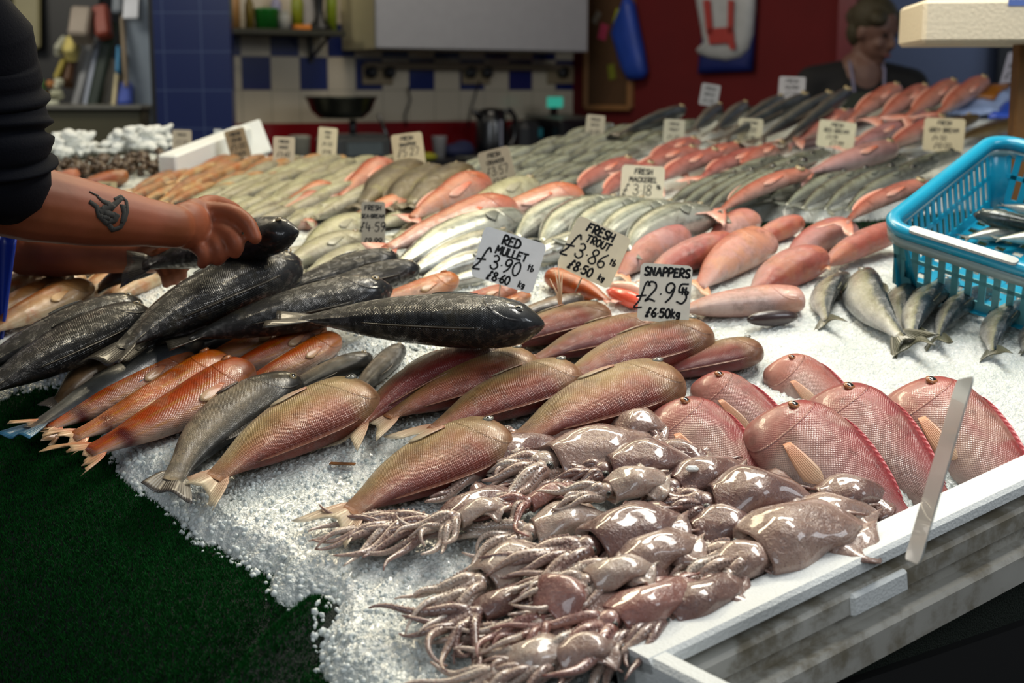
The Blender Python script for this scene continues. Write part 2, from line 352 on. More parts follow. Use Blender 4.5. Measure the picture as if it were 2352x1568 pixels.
# squid skins
def squidmat(name, a, b, c3):
    t = NT(name); O = t.tc.outputs['Object']; n = t.noise(O, 11, 4, .6, .3); n2 = t.noise(O, 420, 2); n3 = t.noise(O, 45, 4, .6, 1)
    c = t.mix(t.step(.38, .62, n), lin(a), lin(b)); c = t.mix(t.math('MULTIPLY', t.step(.55, .66, n2), .5), c, lin(c3)); c = t.mix(t.math('MULTIPLY', t.step(.5, .7, n3), .35), c, lin(c3))
    bp = t.bump(t.math('ADD', n3, t.math('MULTIPLY', t.noise(O, 130, 3, .6, 1.5), .5)), .5, .006)
    return t.fin(c, t.math('ADD', .16, t.math('MULTIPLY', n3, .16)), bp, Coat_Weight=1, Coat_Roughness=.05, Subsurface_Weight=.35, Subsurface_Radius=(.02, .011, .008), Subsurface_Scale=.4)
M['squid'] = squidmat('squid_skin', '967a6e', 'ad9486', '643e3a'); M['squid_dark'] = squidmat('dark_squid_skin', '785850', '967a70', '482a2e'); M['squid_pale'] = squidmat('pale_squid_skin', 'ae988a', 'c4b4a6', '8a6254'); M['squid_pink'] = squidmat('pink_squid_skin', '98685e', 'a88076', '70403a')
# ice
def icemat():
    t = NT('crushed_ice'); O = t.tc.outputs['Object']; v1 = t.voro(O, 150, 1); v2 = t.voro(O, 340, 1); n = t.noise(O, 9, 4); n2 = t.noise(O, 2.1, 2)
    h = t.math('ADD', v1, t.math('MULTIPLY', v2, .5)); c = t.mix(t.step(.35, .7, n), lin('d2d8d4'), lin('f0f2ee')); c = t.mix(t.math('MULTIPLY', t.step(.35, .6, v1), .25), c, lin('a4b2b0'))
    c = t.mix(t.math('MULTIPLY', t.step(.62, .74, t.noise(O, 5, 5)), .12), c, lin('c0b49a'))
    return t.fin(c, .28, t.bump(h, .6, .006), Coat_Weight=.6, Coat_Roughness=.1, Subsurface_Weight=.3, Subsurface_Radius=(.02, .022, .024), Subsurface_Scale=.5)
M['ice'] = icemat()
t = NT('ice_chip'); M['chip'] = t.fin(lin('e4ebe9'), t.math('ADD', .08, t.math('MULTIPLY', t.noise(t.tc.outputs['Object'], 200), .25)), None, Transmission_Weight=.12, IOR=1.31, Coat_Weight=.5, Coat_Roughness=.05)
t = NT('grass_mat'); O = t.tc.outputs['Object']; n = t.noise(O, 7, 4); n2 = t.noise(O, 420, 3)
M['mat'] = t.fin(t.mix(t.math('MULTIPLY', t.step(.3, .7, n2), .8), t.mix(n, lin('041a08'), lin('06240d')), lin('04120a')), .75, t.bump(n2, 1, .01))
t = NT('grass_blade'); oi = t.noise(t.tc.outputs['Object'], 90, 2)
M['blade'] = t.fin(t.mix(oi, lin('073010'), lin('10561e')), .8, None, Specular_IOR_Level=.1)
# ---------------------------------------------------------------- fish
#        t: tail root 0 .. snout 1;  top, bottom, half width as fractions of the length;  cap = how blunt the snout is
SP_ = {
 'bream': dict(t=[0,.12,.3,.5,.68,.82,.92,1], top=[.042,.062,.115,.165,.188,.175,.13,.04], bot=[.042,.058,.10,.135,.15,.15,.14,.11], w=[.018,.035,.068,.092,.10,.098,.082,.05], cap=.12, tail=(.30,.17,.55), eye=(.895,92,.030), dors=(.22,.74,.025), pect=(.70,118,.2)),
 'snapper': dict(t=[0,.12,.3,.5,.68,.82,.92,1], top=[.05,.075,.15,.215,.24,.22,.15,.0], bot=[.05,.07,.13,.175,.19,.185,.165,.14], w=[.02,.04,.08,.105,.115,.11,.085,.05], cap=.07, tail=(.27,.19,.4), eye=(.86,60,.034), dors=(.2,.72,.02), pect=(.71,112,.34)),
 'mullet': dict(t=[0,.12,.3,.5,.68,.82,.93,1], top=[.036,.05,.082,.108,.12,.115,.095,.06], bot=[.036,.046,.07,.09,.10,.095,.08,.055], w=[.02,.034,.06,.076,.082,.08,.065,.045], cap=.09, tail=(.24,.13,.6), eye=(.88,50,.030), dors=(.3,.7,.02), pect=(.70,118,.16)),
 'trout': dict(t=[0,.12,.3,.5,.68,.82,.93,1], top=[.045,.055,.085,.11,.12,.11,.08,.04], bot=[.045,.05,.085,.11,.12,.11,.08,.045], w=[.018,.034,.062,.08,.085,.08,.06,.035], cap=.08, tail=(.16,.12,.15), eye=(.91,58,.022), dors=(.4,.6,.03), pect=(.72,125,.12)),
 'bass': dict(t=[0,.1,.28,.5,.68,.82,.92,1], top=[.042,.055,.105,.15,.16,.14,.105,.05], bot=[.042,.052,.09,.125,.135,.12,.09,.05], w=[.02,.036,.07,.098,.106,.10,.08,.045], cap=.12, tail=(.2,.13,.2), eye=(.90,60,.020), dors=(.3,.76,.02), pect=(.71,118,.18)),
 'mackerel': dict(t=[0,.12,.3,.5,.68,.82,.92,1], top=[.018,.04,.075,.095,.10,.09,.065,.02], bot=[.018,.036,.07,.092,.098,.088,.062,.02], w=[.014,.03,.058,.078,.084,.075,.055,.018], cap=.05, tail=(.14,.11,.7), eye=(.90,70,.022), dors=(.45,.6,.015), pect=(.73,105,.09)),
 'sardine': dict(t=[0,.12,.3,.5,.68,.82,.92,1], top=[.026,.045,.085,.11,.115,.10,.075,.03], bot=[.026,.05,.10,.13,.135,.11,.075,.03], w=[.014,.03,.056,.072,.075,.068,.05,.02], cap=.06, tail=(.24,.15,.6), eye=(.89,72,.026), dors=(.45,.58,.02), pect=(.74,120,.08)),
 'gurnard': dict(t=[0,.12,.3,.5,.68,.82,.93,1], top=[.025,.035,.06,.085,.11,.115,.075,.03], bot=[.025,.035,.06,.085,.10,.10,.07,.035], w=[.018,.03,.055,.075,.095,.10,.075,.04], cap=.06, tail=(.15,.1,.2), eye=(.87,48,.026), dors=(.2,.7,.03), pect=(.66,120,.26)),
 'headless': dict(t=[0,.12,.3,.5,.7,.85,.95,1], top=[.05,.08,.14,.19,.22,.22,.20,.17], bot=[.05,.08,.13,.17,.19,.19,.18,.15], w=[.02,.045,.085,.11,.12,.115,.10,.085], cap=.035, tail=(.16,.13,.3), eye=None, dors=(.3,.8,.02), pect=None),
 'flat': dict(t=[0,.12,.3,.5,.7,.85,.94,1], top=[.04,.1,.2,.25,.25,.2,.14,.06], bot=[.04,.1,.2,.25,.25,.2,.14,.06], w=[.015,.03,.05,.06,.06,.055,.04,.025], cap=.08, tail=(.14,.1,0), eye=(.9,60,.02), dors=(.1,.9,.03), pect=None),
}
for s_ in SP_.values(): s_['w'][0] = .004; s_['w'][1] *= .8
def prof(sp, name, t):
    xs, ys = np.array(sp['t']), np.array(sp[name]); m = np.gradient(ys, xs); i = np.clip(np.searchsorted(xs, t)-1, 0, len(xs)-2)
    h = xs[i+1]-xs[i]; s = (t-xs[i])/h
    return (2*s**3-3*s*s+1)*ys[i]+(s**3-2*s*s+s)*h*m[i]+(-2*s**3+3*s*s)*ys[i+1]+(s**3-s*s)*h*m[i+1]
class Fish:
    def __init__(s, sp, L, fat=1, thick=1, bend=0, zb=0, roll=0, dors=1, seed=0):
        s.sp = SP_[sp]; s.L = L; s.fat = fat; s.thick = thick; s.bend = bend; s.zb = zb; s.roll = roll; s.dors = dors; s.seed = seed
    def pt(s, t, a, out=0.0):
        """a: degrees from the back (0) over the upper flank (90) to the belly (180)"""
        sp, L = s.sp, s.L; tt = np.clip(t, 0, 1); top = prof(sp, 'top', tt)*s.fat; bot = prof(sp, 'bot', tt)*s.fat; w = prof(sp, 'w', tt)*s.thick
        e = np.clip((1-tt)/sp['cap'], 0, 1); k = np.sqrt(np.maximum(1-(1-e)**2, 0)); k = np.maximum(k, .02)
        mid = (top-bot)/2; hh = (top+bot)/2*k; w = w*k; ar = np.radians(a)
        D = mid+hh*np.cos(ar)+out/L*np.cos(ar); Z = w*np.sign(np.sin(ar))*np.abs(np.sin(ar))**.85+out/L*np.sin(ar)
        return s.place(t, D, Z)
    def place(s, t, D, Z):
        L = s.L; r = math.radians(s.roll); Y = D*math.cos(r)-Z*math.sin(r)*1.0; Zr = D*math.sin(r)+Z*math.cos(r)
        X = (t-.5); Y = Y*s.dors; c = 4*t*(1-t)
        Y = Y+s.bend*(c-.5); Zr = Zr+s.zb*(c-.5)
        return np.stack([X*L, Y*L, Zr*L], -1)
    def halfthick(s): return max(s.sp['w'])*s.thick*s.L
    def body(s, nt=44, na=28):
        u = np.linspace(0, 1, nt)
        t = 1-(1-u)**1.45; tt, aa = np.meshgrid(t, np.arange(na)*360/na, indexing='ij'); p = s.pt(tt, aa)
        v = p.reshape(-1, 3); q = 1-np.abs(1-aa/180.0); uv = np.stack([tt, q], -1).reshape(-1, 2); f = []
        fl = s.dors < 0
        for i in range(nt-1):
            for k in range(na):
                k2 = (k+1) % na; g = (i*na+k, i*na+k2, (i+1)*na+k2, (i+1)*na+k); f.append(g if fl else g[::-1])
        f.append(tuple(range(na))); f.append(tuple((nt-1)*na+k for k in range(na)))
        return v, f, uv
    def tailfin(s, nu=7, nv=17, ragged=.0):
        rg = np.random.RandomState(s.seed+5); tl, ts, fork = s.sp['tail']; G = []; uv = []
        rag = 1-ragged*rg.rand(nv); wv = rg.rand()*6
        for i in range(nu):
            u = i/(nu-1); row = []
            for j in range(nv):
                v = -1+2*j/(nv-1); ln = tl*(1-fork*(1-abs(v)**1.3))*(rag[j] if ragged else 1)
                base = prof(s.sp, 'top', np.array(0.02))*s.fat; hh = base*(1-u)+ts*s.fat**.5*u**.8; D = hh*v; t = .06-u*ln*(1-.12*v*v); Z = .012*u*math.sin(v*5+wv)
                ext = s.place(np.array(0.0), np.array(D), np.array(Z)); tan = s.place(np.array(.06), np.array(D), np.array(Z))
                d0 = (tan-ext)/.06/s.L
                p = ext+d0*t*s.L; row.append(Vector(p)); 
            G.append(row)
        uv = [(i/(nu-1), j/(nv-1)) for i in range(nu) for j in range(nv)]
        m = MB().sheet(G, .0012*max(.6, s.L/.3)); return m.v, m.f, uv*2
    def strip(s, t0, t1, h, n=26):
        G = []; 
        for i in range(n):
            t = t0+(t1-t0)*i/(n-1); e = math.sin(math.pi*min(1, (i/(n-1))*1.0))**.5 if 0 < i < n-1 else .1
            G.append([Vector(s.pt(np.array(t), np.array(6.0), -.002)), Vector(s.pt(np.array(t-.012), np.array(2.0), h*s.L*e*.55)), Vector(s.pt(np.array(t-.03), np.array(4.0), h*s.L*e))])
        m = MB().sheet(G, .0012); uv = [(j/2, i/(n-1)*.8) for i in range(n) for j in range(3)]; return m.v, m.f, uv*2
    def pect(s, t0, a0, ln, n=9, nv=9, spread=16, lift=.010):
        G = []
        for i in range(n):
            u = i/(n-1); row = []
            for j in range(nv):
                v = -1+2*j/(nv-1); t = t0-ln*u*(1-.25*v*v*u)+.01*v; a = a0+v*(4+spread*u*(1-.35*u))+12*u
                row.append(Vector(s.pt(np.array(t), np.array(a), .0015+lift*s.L*.3*math.sin(u*2.6))))
            G.append(row)
        m = MB().sheet(G, .0011); uv = [(i/(n-1), j/(nv-1)*.5) for i in range(n) for j in range(nv)]; return m.v, m.f, uv*2
    def eye(s, te, ae, r):
        p = Vector(s.pt(np.array(te), np.array(float(ae)))); o = Vector(s.pt(np.array(te), np.array(float(ae)), .01)); n = (o-p).normalized()
        R = n.to_track_quat('Z', 'Y').to_matrix(); r = r*s.L
        return p, n, R, r
FCOUNT = [0]
def put_fish(name, label, cat, sp, mats, tail_px, head_px, fat=1, thick=1, bend=0, zb=0, roll=25, dors=-1, lift=0, detail=2, group=None, eyemat='eye', ragged=0, pect=None, tdrop=0, cut=None, L=None, hpx=None, notail=False, frame=None, spread=16):
    FCOUNT[0] += 1; seed = FCOUNT[0]
    w = max(SP_[sp]['w'])*thick
    if frame is None:
        a, b = P(*tail_px, lift+.02), P(*head_px, lift+.02); ln = (a-b).length; hc = w*ln*.9
        a, b = P(*tail_px, lift+hc*.8), P(*head_px, lift+hc); a.z -= tdrop
    else: a, b = frame; hc = 0
    ln = (b-a).length; X = (b-a).normalized(); c = (a+b)/2; n = nrm(c.x, c.y) if frame is None else Vector((0, 0, 1)); Z = (n-X*n.dot(X)).normalized(); Y = Z.cross(X)
    if hpx:
        hm = hpx*c.y/FPX; k_ = hm/(ln*(max(SP_[sp]['top'])+max(SP_[sp]['bot']))); fat = fat*k_; thick = thick*min(k_*1.25, 1.3)
    F = Fish(sp, ln, fat, thick, bend, zb, roll, dors, seed)
    R = Matrix((X, Y, Z)).transposed().to_4x4(); R.translation = c
    root = thing(name, label, cat, mat=R, group=group)
    sm, fm = mats
    nt, na = (46, 28) if detail == 2 else ((26, 16) if detail == 1 else (16, 12))
    v, f, uv = F.body(nt, na); mesh('body', v, f, M[sm], root, uv)
    v, f, uv = F.tailfin(ragged=ragged) if detail == 2 else F.tailfin(4, 7)
    if not notail: mesh('tail_fin', v, f, M[fm], root, uv)
    if detail >= 1 and F.sp['dors'] and sp != 'headless':
        d = F.sp['dors']; v, f, uv = F.strip(d[0], d[1], d[2], 26 if detail == 2 else 12); mesh('dorsal_fin', v, f, M['snapper_back_fin' if sp == 'snapper' else 'bream_back_fin' if sm == 'bream' else fm], root, uv)
    if detail >= 1 and (pect is not False) and F.sp['pect']:
        pc = pect or F.sp['pect']; v, f, uv = F.pect(*pc, spread=spread); mesh('pectoral_fin', v, f, M[fm], root, uv)
    if detail >= 1 and F.sp['eye']:
        te, ae, r = F.sp['eye']; p, nn, Re, r = F.eye(te, ae, r)
        e = MB().ell(p+nn*r*.05, (r, r*.82, r*.42), Re, 16, 8).out('eye', M[eyemat], root)
        MB().ell(p+nn*r*.30, (r*.6, r*.52, r*.2), Re, 12, 6).out('pupil', M['pupil'], e)
    if cut:
        v, f, uv = F.body(nt, na); pts = F.pt(np.full(24, .985), np.arange(24)*15.0, .0008); c_ = F.pt(np.array(1.0), np.array(90.0), 0)
        cc = pts.mean(0)+np.array([.002, 0, 0]); V = [tuple(cc)]+[tuple(p) for p in pts]; mesh('cut_face', V, [(0, k+1, (k+1) % 24+1) for k in range(24)]+[tuple(range(24, 0, -1))], M[cut], root)
    return root, F
# ---------------------------------------------------------------- the display: grass mat, ice
def smooth_noise(x, y, seed=0):
    xi, yi = np.floor(x).astype(np.int64), np.floor(y).astype(np.int64); fx, fy = x-xi, y-yi; fx = fx*fx*(3-2*fx); fy = fy*fy*(3-2*fy)
    def h(a, b):
        n = (a*374761393+b*668265263+seed*1442695041) & 0xffffffff; n = ((n ^ (n >> 13))*1274126177) & 0xffffffff; return ((n ^ (n >> 16)) & 0xffff)/65535.0
    return (h(xi, yi)*(1-fx)+h(xi+1, yi)*fx)*(1-fy)+(h(xi, yi+1)*(1-fx)+h(xi+1, yi+1)*fx)*fy
def fbm(x, y, seed=0, n=4):
    s = 0; a = .5
    for k in range(n): s = s+a*smooth_noise(x*2**k, y*2**k, seed+k); a /= 2
    return s
def cells(x, y, seed=0):
    xi, yi = np.floor(x).astype(np.int64), np.floor(y).astype(np.int64); best = np.full(x.shape, 9.0)
    def h(a, b, k):
        n = (a*374761393+b*668265263+(seed+k)*1442695041) & 0xffffffff; n = ((n ^ (n >> 13))*1274126177) & 0xffffffff; return ((n ^ (n >> 16)) & 0xffff)/65535.0
    for dx in (-1, 0, 1):
        for dy in (-1, 0, 1):
            a, b = xi+dx, yi+dy; d = (a+h(a, b, 1)-x)**2+(b+h(a, b, 2)-y)**2; best = np.minimum(best, d)
    return np.sqrt(best)
def poly_world(px): return np.array([P(*p)[:2] for p in px])
def sdist(poly, x, y):
    """signed distance, positive inside"""
    n = len(poly); d = np.full(x.shape, 1e9); ins = np.zeros(x.shape, bool)
    for i in range(n):
        a, b = poly[i], poly[(i+1) % n]; e = b-a; L2 = max(1e-9, e @ e); t = np.clip(((x-a[0])*e[0]+(y-a[1])*e[1])/L2, 0, 1)
        d = np.minimum(d, np.hypot(x-a[0]-t*e[0], y-a[1]-t*e[1]))
        c = ((a[1] > y) != (b[1] > y)); 
        with np.errstate(divide='ignore', invalid='ignore'): xx = (b[0]-a[0])*(y-a[1])/(b[1]-a[1])+a[0]
        ins ^= c & (x < xx)
    return np.where(ins, d, -d)
ice_near = poly_world([(-60, 900), (60, 860), (130, 850), (190, 900), (240, 960), (262, 1045), (330, 1100), (400, 1150), (455, 1200), (530, 1230), (600, 1290), (640, 1335), (700, 1335), (745, 1370), (712, 1440), (740, 1500), (800, 1580), (900, 1700), (1330, 1700), (1425, 1492), (2352, 1052), (2600, 935), (2600, 600), (2100, 545), (1900, 528), (1650, 505), (1400, 478), (1330, 470), (1240, 430), (1180, 400), (1000, 380), (800, 360), (500, 345), (300, 350), (50, 380), (-120, 430)])
ice_far = poly_world([(1030, 400), (1180, 395), (1320, 408), (1420, 430), (1560, 470), (1640, 485), (1800, 478), (1900, 490), (2050, 470), (2500, 420), (2500, 240), (2300, 225), (1960, 240), (1800, 250), (1600, 280), (1400, 320), (1250, 345)])
edge_a = np.array(P(-40, 930)[:2]); edge_b = np.array(P(640, 1600)[:2])
def mat_h(x, y):
    e = (edge_b-edge_a)/np.linalg.norm(edge_b-edge_a); nx, ny = -e[1], e[0]
    d = (x-edge_a[0])*nx+(y-edge_a[1])*ny; d = np.where(nx < 0, d, -d)
    d = np.maximum(0, d+.06); drop = np.where(d < .25, 3.0*d*d, .1875+1.5*(d-.25))
    r = .010*fbm(x*9, y*9, 3, 3)+.02*fbm(x*3, y*3, 8, 2)
    f0 = np.array(P(740, 1375)[:2]); f1 = np.array(P(480, 1600)[:2]); ff = (f1-f0)/np.linalg.norm(f1-f0); t = (x-f0[0])*ff[0]+(y-f0[1])*ff[1]; s = -(x-f0[0])*ff[1]+(y-f0[1])*ff[0]
    fold = .045*np.exp(-(s/.022)**2)*sstep(-.05, .03, t)-.02*np.exp(-((s+.05)/.03)**2)*sstep(-.03, .04, t)
    return S(x, y)-.042-drop+r+fold
def ice_h(x, y, fine=True):
    e = .012*(fbm(x*26, y*26, 5, 3)-.5)*2+.010*(fbm(x*80, y*80, 7, 2)-.5)
    d = np.maximum(sdist(ice_near, x, y), sdist(ice_far, x, y))+e
    h = -.06+.060*np.sqrt(np.clip((d+.012)/.05, 0, 1))
    h = h+.012*(fbm(x*7, y*7, 11, 3)-.5)
    if fine: h = h+.0045*(.6-cells(x*150, y*150, 2))*1.7+.005*(fbm(x*55, y*55, 13, 2)-.5)
    return h, d
rows = []; y = 1.28
while y < 5.6: rows.append(y); y *= 1.0024
ys = np.array(rows); us = np.arange(-.46, .46, .0024); YY, UU = np.meshgrid(ys, us, indexing='ij'); XX = UU*YY
hh, dd = ice_h(XX, YY); ZZ = S(XX, YY)+hh; keep = dd > -.010
ni, nj = XX.shape; idx = np.arange(ni*nj).reshape(ni, nj)
quad = keep[:-1, :-1] & keep[1:, :-1] & keep[:-1, 1:] & keep[1:, 1:]
q = np.stack([idx[:-1, :-1], idx[:-1, 1:], idx[1:, 1:], idx[1:, :-1]], -1)[quad]
used = np.unique(q); remap = -np.ones(ni*nj, np.int64); remap[used] = np.arange(len(used)); V = np.stack([XX.ravel(), YY.ravel(), ZZ.ravel()], -1)[used]; q = remap[q]
def np_mesh(name, V, Fq, m, parent=None):
    me = bpy.data.meshes.new(name); me.vertices.add(len(V)); me.vertices.foreach_set('co', V.astype(np.float32).ravel()); k = Fq.shape[1]
    me.loops.add(Fq.size); me.loops.foreach_set('vertex_index', Fq.astype(np.int32).ravel()); me.polygons.add(len(Fq)); me.polygons.foreach_set('loop_start', np.arange(len(Fq), dtype=np.int32)*k)
    me.update(calc_edges=True); me.polygons.foreach_set('use_smooth', [True]*len(Fq)); me.materials.append(m); me.validate(); return link(bpy.data.objects.new(name, me), parent)
tag(np_mesh('crushed_ice', V, q, M['ice']), 'bed of crushed white ice under all the fish and squid', 'ice', kind='stuff')
# grass mat
ys = np.arange(1.12, 5.9, .018); xs = np.arange(-2.0, 2.6, .018); YY, XX = np.meshgrid(ys, xs, indexing='ij')
far_line = poly_world([(-300, 372), (250, 345), (600, 352), (880, 372), (1060, 388), (1290, 318), (1500, 272), (1700, 232), (1950, 200), (2200, 190), (2600, 180)])
lim = np.interp(XX, far_line[:, 0], far_line[:, 1])+.05
ZZ = mat_h(XX, YY); ZZ = np.maximum(ZZ, .35); ZZ = np.where(YY > lim, ZZ-np.minimum(2.2*(YY-lim), .9), ZZ)
bA, bB = P(1418, 1470, .030), P(2352, 1040, .030); bh = Vector((bB.x-bA.x, bB.y-bA.y, 0)).normalized(); bo = (bh.y, -bh.x)
over = np.maximum(0, (XX-bA.x)*bo[0]+(YY-bA.y)*bo[1]-.028); XX = XX-over*bo[0]; YY = YY-over*bo[1]; ZZ = np.where(over > 0, ZZ-.05, ZZ)
ok = (YY < lim+.3) & (XX > -1.02-.0*YY)
ni, nj = XX.shape; idx = np.arange(ni*nj).reshape(ni, nj); quad = ok[:-1, :-1] & ok[1:, :-1] & ok[:-1, 1:] & ok[1:, 1:]; q = np.stack([idx[:-1, :-1], idx[:-1, 1:], idx[1:, 1:], idx[1:, :-1]], -1)[quad]
matobj = tag(np_mesh('grass_mat', np.stack([XX.ravel(), YY.ravel(), ZZ.ravel()], -1), q, M['mat']), 'dark green artificial grass mat draped under the ice and fish', 'mat')
rg = np.random.RandomState(4)
def blades(n, xr, yr, hgt, test):
    x = rg.uniform(*xr, n); y = rg.uniform(*yr, n); k = test(x, y); x, y = x[k], y[k]; n = len(x); z = mat_h(x, y); a = rg.uniform(0, 6.28, n); w = .0011; l = hgt*rg.uniform(.6, 1.2, n); lx, ly = rg.normal(0, .0022, n), rg.normal(0, .0022, n)
    V = np.empty((n, 3, 3)); V[:, 0] = np.stack([x-w*np.cos(a), y-w*np.sin(a), z-.001], -1); V[:, 1] = np.stack([x+w*np.cos(a), y+w*np.sin(a), z-.001], -1); V[:, 2] = np.stack([x+lx, y+ly, z+l], -1)
    return V.reshape(-1, 3), np.arange(n*3).reshape(n, 3)
def bt(x, y):
    _, d = ice_h(x, y, False); return (np.abs(x) < y*.40+.03) & (d < .006) & (y < 2.4)
V, q = blades(420000, (-1.0, .0), (1.2, 2.3), .0048, bt)
o = np_mesh('grass_pile', V, q, M['blade'], matobj); o['kind'] = 'stuff'
def bt2(x, y):
    _, d = ice_h(x, y, False); return (d < 0) & (y < 4.2)
V, q = blades(60000, (.1, 1.5), (2.6, 4.0), .009, bt2)
if len(q): o = np_mesh('grass_pile', V, q, M['blade'], matobj); o['kind'] = 'stuff'
# loose chips: along the rim of the ice and over the top of it
ico = [(0, 0, -1), (.7236, -.5257, -.4472), (-.2764, -.8506, -.4472), (-.8944, 0, -.4472), (-.2764, .8506, -.4472), (.7236, .5257, -.4472), (.2764, -.8506, .4472), (-.7236, -.5257, .4472), (-.7236, .5257, .4472), (.2764, .8506, .4472), (.8944, 0, .4472), (0, 0, 1)]
icf = [(0, 1, 2), (1, 0, 5), (0, 2, 3), (0, 3, 4), (0, 4, 5), (1, 5, 10), (2, 1, 6), (3, 2, 7), (4, 3, 8), (5, 4, 9), (1, 10, 6), (2, 6, 7), (3, 7, 8), (4, 8, 9), (5, 9, 10), (6, 10, 11), (7, 6, 11), (8, 7, 11), (9, 8, 11), (10, 9, 11)]
def chips(n, xr, yr, test, size, zoff=0.0):
    x = rg.uniform(*xr, n); y = rg.uniform(*yr, n); h, d = ice_h(x, y, False); k = test(x, y, d); x, y, h = x[k], y[k], h[k]; n = len(x)
    z = np.maximum(S(x, y)+h, mat_h(x, y))+zoff; I = np.array(ico); r = size*rg.uniform(.5, 1.5, n)
    V = I[None]*(rg.uniform(.55, 1.35, (n, 1, 3)))*r[:, None, None]*rg.uniform(.75, 1.2, (n, 12, 1)); a = rg.uniform(0, 6.28, n); ca, sa = np.cos(a)[:, None], np.sin(a)[:, None]; b = rg.uniform(-1, 1, n); cb, sb = np.cos(b)[:, None], np.sin(b)[:, None]
    X, Y, Z = V[..., 0], V[..., 1], V[..., 2]; X, Z = X*cb-Z*sb, X*sb+Z*cb; X, Y = X*ca-Y*sa, X*sa+Y*ca
    V = np.stack([X+x[:, None], Y+y[:, None], Z+(z+r*.3)[:, None]], -1); return V.reshape(-1, 3), (np.array(icf)[None]+12*np.arange(n)[:, None, None]).reshape(-1, 3)
A = chips(48000, (-1.0, .9), (1.35, 2.9), lambda x, y, d: (d > -.006) & (d < .03) & (np.abs(x) < y*.42), .0036)
B = chips(12000, (-.8, .1), (1.35, 2.9), lambda x, y, d: (d > .03) & (np.abs(x) < y*.42), .0026)
V = np.concatenate([A[0], B[0]]); q = np.concatenate([A[1], B[1]+len(A[0])])
tag(np_mesh('ice_chips', V, q, M['chip']), 'loose clear chips of ice strewn over the ice bed and its green edge', 'ice', kind='stuff')
# ---------------------------------------------------------------- near fish
BR = ('bream', 'bream_fin'); SN = ('snapper', 'snapper_fin'); MU = ('mullet', 'mullet_fin'); TR = ('trout', 'trout_fin'); BK = ('black', 'black_fin'); SA = ('sardine', 'sardine_fin')
MK = ('mackerel', 'mackerel_fin'); MD = ('mackerel_dark', 'mackerel_fin'); SI = ('silver', 'silver_fin'); OR = ('orange', 'orange_fin'); GU = ('gurnard', 'gurnard_fin'); PK = ('pinkfish', 'snapper_fin'); RF = ('redfar', 'gurnard_fin'); BF = ('brownflat', 'brown_fin')
GB = 'golden pink breams with heads to the right'
for lab, tl, hd, kw in [
 ('nearest golden pink bream, lying alone on the ice just above the squid arms', (792, 1172), (1158, 985), dict(bend=.05, roll=14, fat=1.0)),
 ('golden pink bream beside the spotted trout, its tail over the green mat edge', (478, 1095), (845, 890), dict(bend=.05, roll=16, fat=.98, ragged=.15)),
 ('slim red-sided bream right below the head of the big dark fish', (800, 975), (1152, 798), dict(bend=.10, roll=38, fat=.8, thick=.9)),
 ('golden pink bream between the slim red-sided one and the shaded one, tail on open ice', (880, 955), (1226, 822), dict(bend=.05, roll=22, fat=.92, lift=.004)),
 ('golden pink bream whose tail runs under the nearest bream', (985, 985), (1324, 848), dict(bend=.05, roll=18, fat=.92, lift=.006)),
 ('large golden bream with open eye, tail pointing down onto the squid', (1180, 1005), (1548, 855), dict(bend=.05, roll=18, fat=1.05, lift=.004)),
 ('golden bream behind the large open-eyed one, second from the right', (1270, 880), (1626, 758), dict(bend=.05, roll=22, fat=.9, lift=.008)),
 ('golden bream in front of the snappers price card', (1225, 820), (1506, 742), dict(bend=.05, roll=22, fat=1.0, lift=.010)),
 ('golden bream at the tail of the row, just right of the dark fish snout', (1120, 800), (1396, 713), dict(bend=.05, roll=24, fat=.92, lift=.006)),
 ('rightmost golden bream, its snout nearest the sardines', (1480, 865), (1746, 796), dict(bend=.04, roll=26, fat=1.0, lift=.0)),
]: put_fish('bream', lab, 'fish', 'bream', BR, tl, hd, group=GB, eyemat='eye_grey', **dict(kw, fat=kw['fat']*1.22, thick=1.12*kw.get('thick', 1), roll=kw['roll']-12))
GS = 'pink snappers heaped at the right'
for lab, tl, hd, kw in [
 ('pink snapper at the back of the heap, its head beside the rightmost bream', (2010, 925), (1768, 835), dict(roll=30, fat=1.02)),
 ('pink snapper partly hidden behind the leftmost one', (1880, 1000), (1600, 872), dict(roll=32, fat=.8)),
 ('leftmost pink snapper, its belly against the squid', (1800, 1110), (1508, 940), dict(roll=26, fat=1.05)),
 ('pink snapper at the far right behind the upright card', (2420, 1120), (2060, 895), dict(roll=28, fat=1.0)),
 ('pink snapper between the front one and the far right one', (2200, 1120), (1880, 905), dict(roll=28, fat=.95, lift=.008)),
 ('front pink snapper with open eye and torn gill cover', (2110, 1155), (1742, 955), dict(roll=26, fat=1.08, lift=.022)),
]: put_fish('snapper', lab, 'fish', 'snapper', SN, tl, hd, dors=-1, group=GS, eyemat='eye_red', spread=15, pect=(.71, 112, .27), bend=.04, tdrop=.045, notail=True, **kw)
GM = 'red mullets lying over the edge of the mat'
for lab, tl, hd, kw in [
 ('nearest red mullet with yellow stripes and a frayed tail, beside the spotted trout', (212, 1042), (588, 842), dict(lift=.006, fat=1.1)),
 ('middle red mullet of the near three, its torn tail on the grass', (175, 1008), (532, 822), dict(lift=.004)),
 ('red mullet next to the blue-tipped grey trout', (115, 985), (448, 806), dict(lift=.004)),
]: put_fish('red_mullet', lab, 'fish', 'mullet', MU, tl, hd, dors=1, roll=12, bend=-.06, ragged=.45, group=GM, eyemat='eye_red', **kw)
